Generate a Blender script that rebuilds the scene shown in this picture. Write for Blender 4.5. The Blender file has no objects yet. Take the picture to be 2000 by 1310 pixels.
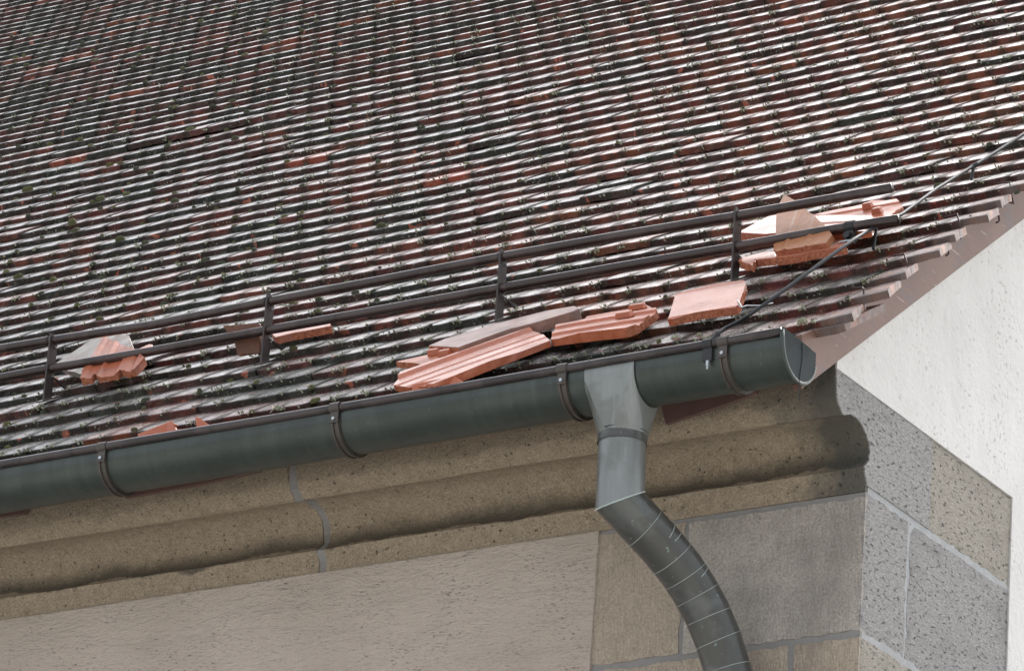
import bpy, bmesh, math, random
import numpy as np
from mathutils import Vector, Matrix
R = math.radians
scn = bpy.context.scene
C = scn.collection

# ------------------------------------------------------------------ camera
CAM = np.array([5.183658, -9.334254, -4.054357])
RV = np.array([0.84693105, 0.52742658, 0.06729791])
UV = np.array([0.14820070, -0.35571986, 0.92276754])
FV = np.array([-0.51063132, 0.77154688, 0.37943518])
FPX, PW, PH = 9774.15, 2000.0, 1310.0
cd = bpy.data.cameras.new("camera")
cam = bpy.data.objects.new("camera", cd)
C.objects.link(cam)
cd.sensor_fit = 'HORIZONTAL'; cd.sensor_width = 36.0
cd.lens = FPX / PW * 36.0
cd.clip_start = 0.1; cd.clip_end = 500
cam.matrix_world = Matrix(((RV[0], UV[0], -FV[0], CAM[0]), (RV[1], UV[1], -FV[1], CAM[1]),
                           (RV[2], UV[2], -FV[2], CAM[2]), (0, 0, 0, 1)))
scn.camera = cam

# ------------------------------------------------------------------ world + sun
SUN_AZ = R(-5)      # measured from +Y towards +X
SUN_EL = R(46)
w = bpy.data.worlds.new("World"); scn.world = w; w.use_nodes = True
nt = w.node_tree; nt.nodes.clear()
sky = nt.nodes.new('ShaderNodeTexSky'); sky.sky_type = 'NISHITA'; sky.sun_disc = False
sky.sun_elevation = SUN_EL; sky.sun_rotation = SUN_AZ
sky.air_density = 1.0; sky.dust_density = 4.0; sky.ozone_density = 1.0
hs = nt.nodes.new('ShaderNodeHueSaturation'); hs.inputs['Saturation'].default_value = 0.24
bg = nt.nodes.new('ShaderNodeBackground'); bg.inputs['Strength'].default_value = 0.15
wo = nt.nodes.new('ShaderNodeOutputWorld')
nt.links.new(sky.outputs[0], hs.inputs['Color']); nt.links.new(hs.outputs[0], bg.inputs[0]); nt.links.new(bg.outputs[0], wo.inputs[0])
sd = bpy.data.lights.new("sun", 'SUN'); sd.energy = 0.85; sd.angle = R(14); sd.color = (1, 0.965, 0.92)
sun = bpy.data.objects.new("sun", sd); C.objects.link(sun)
sv = Vector((math.sin(SUN_AZ) * math.cos(SUN_EL), math.cos(SUN_AZ) * math.cos(SUN_EL), math.sin(SUN_EL)))
sun.rotation_euler = sv.to_track_quat('Z', 'Y').to_euler()
sun.location = (0, 0, 20)
scn.view_settings.view_transform = 'Standard'; scn.view_settings.look = 'None'
scn.view_settings.gamma = 1; scn.view_settings.exposure = 1.3
scn.render.engine = 'CYCLES'

rnd = random.Random(7)
GZ = -5.7            # ground level (the stone joint under the cornice is z = 0)

# ------------------------------------------------------------------ geometry of the roof
GAUGE = 0.15
THS = [0.6856, 0.6851, 0.6819, 0.6752, 0.6667, 0.6585, 0.6536, 0.6526, 0.6547, 0.6599, 0.666, 0.6696, 0.6703, 0.6714,
       0.6728, 0.6748, 0.6762, 0.6774, 0.6765, 0.6773, 0.6806, 0.6849, 0.6869, 0.6888, 0.6885, 0.6901, 0.6953, 0.7015,
       0.706, 0.697, 0.6912, 0.6846, 0.6797, 0.6767] + [0.6755] * 60
PR = [(-0.2912, 0.3131)]
for t in THS:
    PR.append((PR[-1][0] + GAUGE * math.cos(t), PR[-1][1] + GAUGE * math.sin(t)))
PR = np.array(PR)
def sstep(a, b, x):
    t = min(1, max(0, (x - a) / (b - a))); return t * t * (3 - 2 * t)
def sag(x, y):
    s = -0.012 * sstep(-0.5, -0.08, x) * (1 - 0.45 * sstep(-0.02, 0.15, x)) * (1 - 0.5 * sstep(0.0, 1.5, y))
    s += 0.003 * math.sin(x * 2.3 + 1.0) * math.sin(y * 1.7 + .3) + 0.002 * math.sin(x * 5.1 + y * 3)
    return s
def surf(y):
    if y < PR[0, 0]: return PR[0, 1] + (y - PR[0, 0]) * math.tan(THS[0])
    return float(np.interp(y, PR[:, 0], PR[:, 1]))
def ray(u, v):
    return (u - PW / 2) / FPX * RV - (v - PH / 2) / FPX * UV + FV
def up(u, v, ax, val):
    d = ray(u, v); return CAM + (val - CAM[ax]) / d[ax] * d
def onroof(u, v, h=0.0):
    d = ray(u, v)
    f = lambda t: (CAM + t * d)[2] - surf((CAM + t * d)[1]) - h * 1.28
    a = 8.0; fa = f(a); t = a
    while t < 25:
        t += 0.05; ft = f(t)
        if fa * ft <= 0:
            b = t
            a = t - 0.05
            for _ in range(30):
                m = (a + b) / 2
                if f(a) * f(m) <= 0: b = m
                else: a = m
            return CAM + a * d
        fa = ft
    return CAM + 12 * d
def proj(P):
    d = np.array(P, float) - CAM; wz = d @ FV
    return PW / 2 + FPX * (d @ RV) / wz, PH / 2 - FPX * (d @ UV) / wz

# ------------------------------------------------------------------ materials
def M(name):
    m = bpy.data.materials.new(name); m.use_nodes = True
    nt = m.node_tree; b = nt.nodes['Principled BSDF']
    return m, nt, b
def N(nt, typ, **kw):
    n = nt.nodes.new(typ)
    for k, v in kw.items():
        if k in n.inputs: n.inputs[k].default_value = v
        else: setattr(n, k, v)
    return n
def coords(nt, scale=(1, 1, 1), rot=(0, 0, 0)):
    tc = N(nt, 'ShaderNodeTexCoord'); mp = N(nt, 'ShaderNodeMapping')
    mp.inputs['Scale'].default_value = scale; mp.inputs['Rotation'].default_value = rot
    nt.links.new(tc.outputs['Object'], mp.inputs[0]); return mp.outputs[0]
def noise(nt, co, scale, detail=4, rough=0.55, dist=0.0):
    n = N(nt, 'ShaderNodeTexNoise', Scale=scale, Detail=detail, Roughness=rough, Distortion=dist)
    nt.links.new(co, n.inputs['Vector']); return n.outputs['Fac']
def ramp(nt, fac, stops, interp='LINEAR'):
    r = N(nt, 'ShaderNodeValToRGB'); cr = r.color_ramp; cr.interpolation = interp
    while len(cr.elements) < len(stops): cr.elements.new(0.5)
    for e, (p, c) in zip(cr.elements, stops):
        e.position = p; e.color = (*c, 1) if len(c) == 3 else c
    nt.links.new(fac, r.inputs[0]); return r.outputs[0]
def g(v): return (v, v, v)
def mix(nt, fac, a, b, mode='MIX'):
    m = N(nt, 'ShaderNodeMix'); m.data_type = 'RGBA'; m.blend_type = mode
    for s, val in ((0, fac), (6, a), (7, b)):
        if hasattr(val, 'is_linked') or hasattr(val, 'links'): nt.links.new(val, m.inputs[s])
        else: m.inputs[s].default_value = val if s == 0 else ((*val, 1) if len(val) == 3 else val)
    return m.outputs[2]
def mth(nt, op, a, b=0.0):
    m = N(nt, 'ShaderNodeMath'); m.operation = op
    for s, val in ((0, a), (1, b)):
        if hasattr(val, 'links'): nt.links.new(val, m.inputs[s])
        else: m.inputs[s].default_value = val
    return m.outputs[0]
def bump(nt, b, h, strength=0.5, dist=0.01):
    bp = N(nt, 'ShaderNodeBump'); bp.inputs['Strength'].default_value = strength; bp.inputs['Distance'].default_value = dist
    nt.links.new(h, bp.inputs['Height']); nt.links.new(bp.outputs[0], b.inputs['Normal'])
def setin(nt, b, name, val):
    if hasattr(val, 'links'): nt.links.new(val, b.inputs[name])
    else: b.inputs[name].default_value = (*val, 1) if isinstance(val, tuple) and len(val) == 3 else val

def mat_rooftile():
    m, nt, b = M('wet_weathered_roof_tile')
    co = coords(nt)
    at = N(nt, 'ShaderNodeAttribute', attribute_name='tint').outputs['Fac']
    cl = N(nt, 'ShaderNodeAttribute', attribute_name='clean').outputs['Fac']
    n1 = noise(nt, co, 7, 5, .6); n2 = noise(nt, co, 38, 5, .65); n3 = noise(nt, co, 160, 3, .6)
    base = ramp(nt, at, [(0, (.038, .042, .036)), (.25, (.050, .026, .024)), (.5, (.125, .036, .030)), (.75, (.185, .058, .036)),
                         (.93, (.20, .070, .035)), (.97, (.30, .065, .038)), (1, (.40, .10, .055))])
    # dark algae patches
    al = ramp(nt, mth(nt, 'ADD', mth(nt, 'MULTIPLY', n1, .6), mth(nt, 'MULTIPLY', n2, .5)), [(.50, g(0)), (.60, g(1))])
    al = mth(nt, 'MULTIPLY', al, mth(nt, 'SUBTRACT', 1.0, ramp(nt, at, [(.94, g(0)), (.97, g(1))])))
    base = mix(nt, mth(nt, 'MULTIPLY', al, .6), base, (.014, .015, .013))
    # orange chips where the skin has flaked off
    ch = ramp(nt, noise(nt, co, 24, 2, .5, .4), [(.69, g(0)), (.705, g(1))])
    base = mix(nt, mth(nt, 'MULTIPLY', ch, .75), base, (.42, .13, .08))
    # pale lichen dots
    v = N(nt, 'ShaderNodeTexVoronoi', Scale=95.0); nt.links.new(co, v.inputs['Vector'])
    vd = ramp(nt, v.outputs['Distance'], [(.17, g(1)), (.27, g(0))])
    vm = ramp(nt, n1, [(.50, g(0)), (.60, g(1))])
    li = mth(nt, 'MULTIPLY', vd, vm)
    base = mix(nt, mth(nt, 'MULTIPLY', li, .8), base, (.36, .38, .30))
    # run-off columns: algae and dirt in line with the joints, which fall every half tile width
    tcx = N(nt, 'ShaderNodeTexCoord'); sxx = N(nt, 'ShaderNodeSeparateXYZ'); nt.links.new(tcx.outputs['Object'], sxx.inputs[0])
    ph = mth(nt, 'MULTIPLY', mth(nt, 'ADD', sxx.outputs['X'], mth(nt, 'ADD', mth(nt, 'MULTIPLY', n1, .012), -.087 - .006)), 2 * math.pi / .0855)
    cm = mth(nt, 'ADD', mth(nt, 'MULTIPLY', mth(nt, 'COSINE', ph), .5), .5)
    cm = mth(nt, 'ADD', mth(nt, 'MULTIPLY', cm, .52), mth(nt, 'ADD', mth(nt, 'MULTIPLY', n2, .55), mth(nt, 'MULTIPLY', n1, .25)))
    cm = ramp(nt, cm, [(.66, g(0)), (.86, g(1))])
    cm = mth(nt, 'MULTIPLY', cm, mth(nt, 'SUBTRACT', 1.0, cl))
    base = mix(nt, mth(nt, 'MULTIPLY', cm, .6), base, (.026, .026, .021))
    # clean, rain-sheltered verge ends
    cc = ramp(nt, noise(nt, co, 14, 3, .5), [(.35, (.10, .075, .070)), (.52, (.14, .080, .063)), (.7, (.27, .105, .062))])
    base = mix(nt, cl, base, cc)
    setin(nt, b, 'Base Color', base)
    ro = ramp(nt, n2, [(.3, g(.16)), (.7, g(.42))])
    ro = mth(nt, 'ADD', ro, mth(nt, 'MULTIPLY', cl, .25))
    setin(nt, b, 'Roughness', mth(nt, 'ADD', mth(nt, 'ADD', ro, mth(nt, 'MULTIPLY', cm, .35)), mth(nt, 'MULTIPLY', li, .3)))
    setin(nt, b, 'Specular IOR Level', mth(nt, 'SUBTRACT', .62, mth(nt, 'MULTIPLY', cm, .22)))
    # drawn grooves running down the tile
    wv = N(nt, 'ShaderNodeTexWave', Scale=34.0, Distortion=1.5, Detail=2.0); wv.bands_direction = 'X'
    nt.links.new(co, wv.inputs['Vector'])
    h = mth(nt, 'ADD', mth(nt, 'MULTIPLY', n2, .5), mth(nt, 'ADD', mth(nt, 'MULTIPLY', n3, .35), mth(nt, 'MULTIPLY', wv.outputs['Fac'], .12)))
    h = mth(nt, 'ADD', h, mth(nt, 'MULTIPLY', li, .5))
    bump(nt, b, h, .55, .004)
    b.inputs['IOR'].default_value = 1.5
    return m
def mat_clay(name, c0, c1, dirt=(.12, .09, .085), dirt_amt=.4, rough=(.22, .5), lo=.5):
    m, nt, b = M(name); co = coords(nt)
    n1 = noise(nt, co, 9, 4, .6); n2 = noise(nt, co, 60, 4, .6); n3 = noise(nt, co, 400, 2, .5)
    base = mix(nt, ramp(nt, n2, [(.3, g(0)), (.7, g(1))]), c0, c1)
    d = ramp(nt, n1, [(lo, g(0)), (lo + .16, g(1))])
    base = mix(nt, mth(nt, 'MULTIPLY', d, dirt_amt), base, dirt)
    sp = ramp(nt, noise(nt, co, 150, 2, .5), [(.66, g(0)), (.7, g(1))])
    base = mix(nt, mth(nt, 'MULTIPLY', sp, .45), base, tuple(x * .4 for x in c0))
    setin(nt, b, 'Base Color', base)
    setin(nt, b, 'Roughness', ramp(nt, n1, [(.3, g(rough[0])), (.7, g(rough[1]))]))
    bump(nt, b, mth(nt, 'ADD', mth(nt, 'MULTIPLY', n2, .6), mth(nt, 'MULTIPLY', n3, .3)), .3, .0025)
    return m
def mat_broken():
    m, nt, b = M('freshly_broken_clay'); co = coords(nt)
    n2 = noise(nt, co, 130, 5, .7)
    setin(nt, b, 'Base Color', mix(nt, ramp(nt, n2, [(.35, g(0)), (.65, g(1))]), (.30, .085, .04), (.56, .21, .12)))
    b.inputs['Roughness'].default_value = .8
    bump(nt, b, n2, .9, .006); return m
def mat_stone(name, a, c, d, stain=(.05, .05, .045), stain_amt=.6, stain_scale=3.0, grain=1.0, bs=.5, tool=0.0, pits=.35, aniso=False):
    m, nt, b = M(name); co = coords(nt, (1, 1, 2.4), (R(40), 0, 0)) if aniso else coords(nt)
    n1 = noise(nt, co, stain_scale, 6, .62); n2 = noise(nt, co, 30, 5, .65); n3 = noise(nt, co, 95 if aniso else 150, 5, .75)
    n4 = noise(nt, co, 52 if aniso else 75, 5, .7)
    base = mix(nt, ramp(nt, n2, [(.3, g(0)), (.7, g(1))]), a, c)
    base = mix(nt, mth(nt, 'MULTIPLY', ramp(nt, n3, [(.42, g(0)), (.62, g(1))]), .75 * grain), base, d)
    base = mix(nt, mth(nt, 'MULTIPLY', ramp(nt, n1, [(.5, g(0)), (.66, g(1))]), stain_amt), base, stain)
    pt = ramp(nt, n4, [(.59 if aniso else .66, g(0)), (.66 if aniso else .72, g(1))])
    base = mix(nt, mth(nt, 'MULTIPLY', pt, pits * 1.6), base, (.045, .042, .038))
    setin(nt, b, 'Base Color', base)
    b.inputs['Roughness'].default_value = .72
    h = mth(nt, 'ADD', mth(nt, 'MULTIPLY', n3, .5), mth(nt, 'ADD', mth(nt, 'MULTIPLY', n2, .6), mth(nt, 'MULTIPLY', pt, -.8)))
    if tool:
        wv = N(nt, 'ShaderNodeTexWave', Scale=38.0, Distortion=14.0, Detail=3.0); wv.bands_direction = 'X'
        wv.inputs['Detail Scale'].default_value = 2.0
        nt.links.new(coords(nt, (1, 1, .25), (0, R(14), 0)), wv.inputs['Vector'])
        h = mth(nt, 'ADD', h, mth(nt, 'MULTIPLY', wv.outputs['Fac'], tool))
    bump(nt, b, h, bs, .006); return m
def mat_cornice():
    m, nt, b = M('stained_cornice_sandstone'); co = coords(nt)
    n1 = noise(nt, co, 5, 6, .65); n2 = noise(nt, co, 34, 5, .65); n3 = noise(nt, co, 190, 5, .75); n4 = noise(nt, co, 85, 4, .65)
    base = mix(nt, ramp(nt, n2, [(.3, g(0)), (.7, g(1))]), (.23, .185, .13), (.34, .275, .20))
    base = mix(nt, mth(nt, 'MULTIPLY', ramp(nt, n3, [(.48, g(0)), (.60, g(1))]), .62), base, (.50, .41, .30))
    base = mix(nt, mth(nt, 'MULTIPLY', ramp(nt, noise(nt, co, 260, 3, .7), [(.34, g(1)), (.44, g(0))]), .7), base, (.09, .07, .05))
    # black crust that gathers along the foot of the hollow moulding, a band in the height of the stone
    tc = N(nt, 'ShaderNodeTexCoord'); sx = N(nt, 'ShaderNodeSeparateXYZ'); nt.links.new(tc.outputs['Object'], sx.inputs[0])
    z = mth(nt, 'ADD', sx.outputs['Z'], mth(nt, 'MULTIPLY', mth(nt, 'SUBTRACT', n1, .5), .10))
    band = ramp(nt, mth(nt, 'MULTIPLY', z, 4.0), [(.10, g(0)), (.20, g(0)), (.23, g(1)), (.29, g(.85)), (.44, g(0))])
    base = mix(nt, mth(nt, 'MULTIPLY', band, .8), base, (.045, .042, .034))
    top = ramp(nt, mth(nt, 'MULTIPLY', z, 4.0), [(.66, g(0)), (.70, g(1))])  # shadow below the gutter, painted into the upper face as a darker tone
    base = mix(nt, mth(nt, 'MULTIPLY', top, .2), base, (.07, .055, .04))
    # grey water stain towards the corner of the building
    xs = ramp(nt, mth(nt, 'ADD', sx.outputs['X'], mth(nt, 'MULTIPLY', n1, .42)), [(-.0, g(0)), (.13, g(1))])
    base = mix(nt, mth(nt, 'MULTIPLY', xs, .85), base, (.055, .058, .052))
    pt = ramp(nt, n4, [(.64, g(0)), (.69, g(1))])
    base = mix(nt, mth(nt, 'MULTIPLY', pt, .8), base, (.03, .026, .02))
    setin(nt, b, 'Base Color', base); b.inputs['Roughness'].default_value = .7
    bump(nt, b, mth(nt, 'ADD', mth(nt, 'MULTIPLY', n3, .5), mth(nt, 'ADD', mth(nt, 'MULTIPLY', n2, 1.1), mth(nt, 'MULTIPLY', pt, -.8))), .9, .008)
    return m
def mat_plaster(name, a, c, dark, diag=False, bs=.5, spots=.6):
    m, nt, b = M(name)
    co = coords(nt)
    co2 = coords(nt, (1, 1, 3.2), (0, R(38), 0)) if diag else co
    n1 = noise(nt, co, 2.2, 4, .6); n2 = noise(nt, co2, 22, 6, .7); n3 = noise(nt, co2, 75, 4, .7)
    base = mix(nt, ramp(nt, n1, [(.35, g(0)), (.7, g(1))]), a, c)
    sp = ramp(nt, n3, [(.36, g(1)), (.42, g(0))])
    sp = mth(nt, 'MULTIPLY', sp, ramp(nt, noise(nt, co, 7, 4, .6), [(.40, g(0)), (.62, g(1))]))
    base = mix(nt, mth(nt, 'MULTIPLY', sp, spots), base, dark)
    setin(nt, b, 'Base Color', base); b.inputs['Roughness'].default_value = .85
    big = noise(nt, co2, 7, 5, .7, .6)
    bump(nt, b, mth(nt, 'ADD', mth(nt, 'MULTIPLY', big, 1.6), mth(nt, 'ADD', mth(nt, 'MULTIPLY', n2, .9), mth(nt, 'MULTIPLY', n3, .5))), bs, .014); return m
def mat_metal(name, col, col2, rough=.38, metal=.55, streak=0.0, spots=0.0, patch=.5):
    m, nt, b = M(name); co = coords(nt)
    n1 = noise(nt, co, 6, 5, .6); n2 = noise(nt, co, 120, 3, .6)
    base = mix(nt, ramp(nt, n1, [(patch - .04, g(0)), (patch + .04, g(1))]), col, col2)
    if streak:
        st = noise(nt, coords(nt, (1, .10, .10)), 34, 4, .65)
        base = mix(nt, mth(nt, 'MULTIPLY', ramp(nt, st, [(.46, g(0)), (.60, g(1))]), streak), base, tuple(x * .45 for x in col))
        base = mix(nt, mth(nt, 'MULTIPLY', ramp(nt, st, [(.34, g(1)), (.40, g(0))]), streak * .6), base, tuple(min(1, x * 1.9) for x in col))
    if spots:
        sp = ramp(nt, noise(nt, co, 85, 2, .5), [(.70, g(0)), (.74, g(1))])
        base = mix(nt, mth(nt, 'MULTIPLY', sp, spots), base, (.30, .42, .39))
    setin(nt, b, 'Base Color', base); b.inputs['Metallic'].default_value = metal
    setin(nt, b, 'Roughness', mth(nt, 'ADD', rough - .05, mth(nt, 'MULTIPLY', n1, .12)))
    bump(nt, b, mth(nt, 'ADD', mth(nt, 'MULTIPLY', n2, .3), mth(nt, 'MULTIPLY', noise(nt, co, 5, 2, .5), 1.5)), .12, .004); return m
def mat_wood():
    m, nt, b = M('weathered_brown_painted_wood')
    co = coords(nt); n1 = noise(nt, co, 5, 5, .6)
    cg = coords(nt, (1, .25, 1), (R(-38.7), 0, 0))
    cs = coords(nt, (1, 6, 70), (R(-38.7), 0, 0))
    n2 = noise(nt, cs, 1.0, 6, .65)
    base = mix(nt, ramp(nt, n1, [(.35, g(0)), (.65, g(1))]), (.135, .070, .050), (.172, .096, .072))
    wn = ramp(nt, mth(nt, 'ADD', mth(nt, 'MULTIPLY', n2, .5), mth(nt, 'MULTIPLY', noise(nt, co, 9, 3, .5), .5)), [(.55, g(0)), (.60, g(1))])
    base = mix(nt, mth(nt, 'MULTIPLY', wn, .65), base, (.10, .085, .09))
    ws = ramp(nt, noise(nt, coords(nt, (1, 8, 90), (R(-62), 0, 0)), 1.0, 4, .6), [(.64, g(0)), (.68, g(1))])
    base = mix(nt, mth(nt, 'MULTIPLY', ws, .5), base, (.50, .43, .41))
    setin(nt, b, 'Base Color', base); b.inputs['Roughness'].default_value = .6
    bump(nt, b, n2, .25, .003); return m
def mat_plain(name, col, rough=.6, metal=0.0, bs=.3, sc=60):
    m, nt, b = M(name); co = coords(nt); n = noise(nt, co, sc, 4, .6)
    setin(nt, b, 'Base Color', mix(nt, n, tuple(x * .6 for x in col), tuple(min(1, x * 1.35) for x in col)))
    b.inputs['Roughness'].default_value = rough; b.inputs['Metallic'].default_value = metal
    bump(nt, b, n, bs, .004); return m
def mat_moss():
    m, nt, b = M('moss'); co = coords(nt)
    n = noise(nt, co, 4, 3, .6); n2 = noise(nt, co, 300, 3, .7)
    at = N(nt, 'ShaderNodeAttribute', attribute_name='tint').outputs['Fac']
    base = ramp(nt, at, [(0, (.035, .04, .02)), (.35, (.06, .075, .045)), (.6, (.12, .12, .035)), (.8, (.22, .21, .12)), (1, (.62, .66, .48))])
    setin(nt, b, 'Base Color', mix(nt, mth(nt, 'MULTIPLY', n2, .45), base, (.04, .04, .02)))
    b.inputs['Roughness'].default_value = .9
    bump(nt, b, n2, 1, .006); return m
MT = mat_rooftile()
ORANGE = mat_clay('orange_clay', (.40, .108, .050), (.48, .15, .078), (.24, .12, .10), .6)
ORANGE2 = mat_clay('orange_clay_smooth', (.40, .108, .052), (.48, .155, .085), (.29, .125, .095), .5, (.12, .35))
TAN = mat_clay('tan_orange_clay', (.38, .15, .065), (.46, .21, .10), (.17, .10, .07), .55, (.25, .5), .48)
GREYC = mat_clay('grey_weathered_clay', (.17, .145, .125), (.25, .215, .18), (.28, .14, .11), .5, (.3, .55))
BROWNC = mat_clay('brown_weathered_clay', (.24, .135, .11), (.32, .20, .165), (.15, .12, .12), .6, (.25, .5))
DARKC = mat_clay('dark_brown_clay', (.11, .04, .022), (.15, .055, .03), (.07, .035, .02), .5, (.4, .6))
BROKEN = mat_broken()
CORN = mat_cornice()
TANST = mat_stone('tan_sandstone', (.25, .205, .155), (.36, .30, .235), (.50, .43, .35), (.15, .13, .11), .5, 3, .9, .8, .3, .4)
GREYST = mat_stone('grey_tooled_stone', (.25, .225, .195), (.36, .33, .29), (.52, .49, .44), (.13, .12, .105), .45, 3, 1.0, 1.0, .18, .3)
GABST = mat_stone('gable_grey_stone', (.175, .17, .165), (.25, .245, .24), (.38, .375, .37), (.13, .13, .13), .4, 5, 1.0, 1.4, 0, .5, True)
GABTAN = mat_stone('gable_tan_stone', (.22, .20, .165), (.29, .265, .22), (.38, .355, .30), (.15, .135, .11), .4, 5, 1.0, 1.4, 0, .6, True)
MORTAR = mat_stone('grey_mortar', (.19, .185, .18), (.24, .235, .23), (.28, .275, .27), (.15, .145, .14), .3, 4, .4, .25, 0, .1)
MORTARL = mat_stone('pale_mortar', (.25, .26, .27), (.33, .34, .35), (.42, .43, .44), (.25, .25, .26), .3, 4, .6, .5, 0, .1)
PLASTW = mat_plaster('white_plaster', (.56, .555, .545), (.66, .65, .64), (.30, .28, .26), False, .38, .9)
PLASTG = mat_plaster('pinkish_grey_plaster', (.56, .48, .415), (.65, .56, .49), (.17, .145, .125), True, 1.0, 1.0)
GUT = mat_metal('dark_green_grey_gutter_metal', (.045, .056, .051), (.036, .046, .042), .32, .25, streak=.32, spots=.12, patch=.55)
BEAD = mat_metal('brown_patina_metal', (.024, .018, .019), (.045, .036, .036), .22, .0)
BRK = mat_metal('bracket_metal', (.035, .036, .033), (.06, .05, .043), .36, .1)
ZINC = mat_metal('grey_zinc', (.215, .23, .228), (.165, .175, .168), .36, .40, streak=.25, patch=.6)
ZINCD = mat_metal('dark_downpipe_metal', (.105, .112, .108), (.070, .071, .068), .30, .35, spots=.4)
CAPM = mat_metal('slate_grey_end_cap_metal', (.030, .038, .041), (.024, .031, .033), .7, .0)
CAPM.node_tree.nodes['Principled BSDF'].inputs['Specular IOR Level'].default_value = .15
RING = mat_metal('thin_solder', (.22, .27, .26), (.36, .41, .39), .45, .4)
SEAM = mat_metal('pale_solder', (.42, .50, .48), (.6, .64, .62), .45, .4)
GUARD = mat_metal('rusty_brown_snow_guard_metal', (.030, .019, .018), (.055, .038, .036), .24, .0)
POST = mat_metal('snow_guard_post_metal', (.034, .026, .025), (.055, .044, .042), .40, .0)
WOOD = mat_wood()
SOFFIT = mat_plain('dusky_pink_eave_board', (.12, .068, .058), .7, 0, .3, 20)
CABLE = mat_metal('grey_lightning_wire_metal', (.012, .014, .018), (.022, .026, .030), .5, .0)
BLACKM = mat_plain('black_clamp_metal', (.03, .03, .032), .4, .4)
WIRE = mat_plain('rusty_wire', (.055, .03, .028), .5, .4)
GALV = mat_plain('galvanised_wire', (.42, .45, .47), .35, .8)
MOSS = mat_moss()
DECK = mat_plain('dark_roof_boarding', (.03, .022, .018), .9)
GROUND = mat_plain('ground_gravel_and_grass', (.47, .455, .42), .95, 0, .5, 3)
TWIG = mat_plain('pale_twig', (.5, .47, .38), .8)

# ------------------------------------------------------------------ object helpers
def tag(o, label=None, cat=None, group=None, kind=None):
    if label: o['label'] = label
    if cat: o['category'] = cat
    if group: o['group'] = group
    if kind: o['kind'] = kind
    return o
def empty(name, loc, label, cat, group=None):
    o = bpy.data.objects.new(name, None); C.objects.link(o); o.location = loc; o.empty_display_size = .1
    return tag(o, label, cat, group)
def mesh(name, vs, fs, mat, parent=None, smooth=False, attrs=None, mats=None, mi=None, origin=None):
    vs = [Vector(v) for v in vs]
    pl = Vector((0, 0, 0))
    p = parent
    while p is not None: pl += p.location; p = p.parent
    og = Vector(origin) if origin is not None else (pl.copy() if parent else sum(vs, Vector()) / len(vs))
    me = bpy.data.meshes.new(name); me.from_pydata([v - og for v in vs], [], fs); me.update()
    for m_ in (mats or [mat]): me.materials.append(m_)
    if mi: me.polygons.foreach_set('material_index', mi)
    if smooth: me.polygons.foreach_set('use_smooth', [True] * len(me.polygons))
    if attrs:
        for k, a in attrs.items():
            at = me.attributes.new(k, 'FLOAT', 'POINT'); at.data.foreach_set('value', a)
    o = bpy.data.objects.new(name, me); C.objects.link(o)
    if parent: o.parent = parent
    o.location = og - pl
    return o
def autosmooth(o, ang=35):
    me = o.data
    bm = bmesh.new(); bm.from_mesh(me)
    bmesh.ops.recalc_face_normals(bm, faces=bm.faces)
    for f in bm.faces: f.smooth = True
    for e in bm.edges:
        e.smooth = not (len(e.link_faces) == 2 and e.calc_face_angle(0) > R(ang))
    bm.to_mesh(me); bm.free()
def bevel(o, wd=.002, seg=2):
    b = o.modifiers.new('bevel', 'BEVEL'); b.width = wd; b.segments = seg; b.limit_method = 'ANGLE'; b.angle_limit = R(35)
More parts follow.
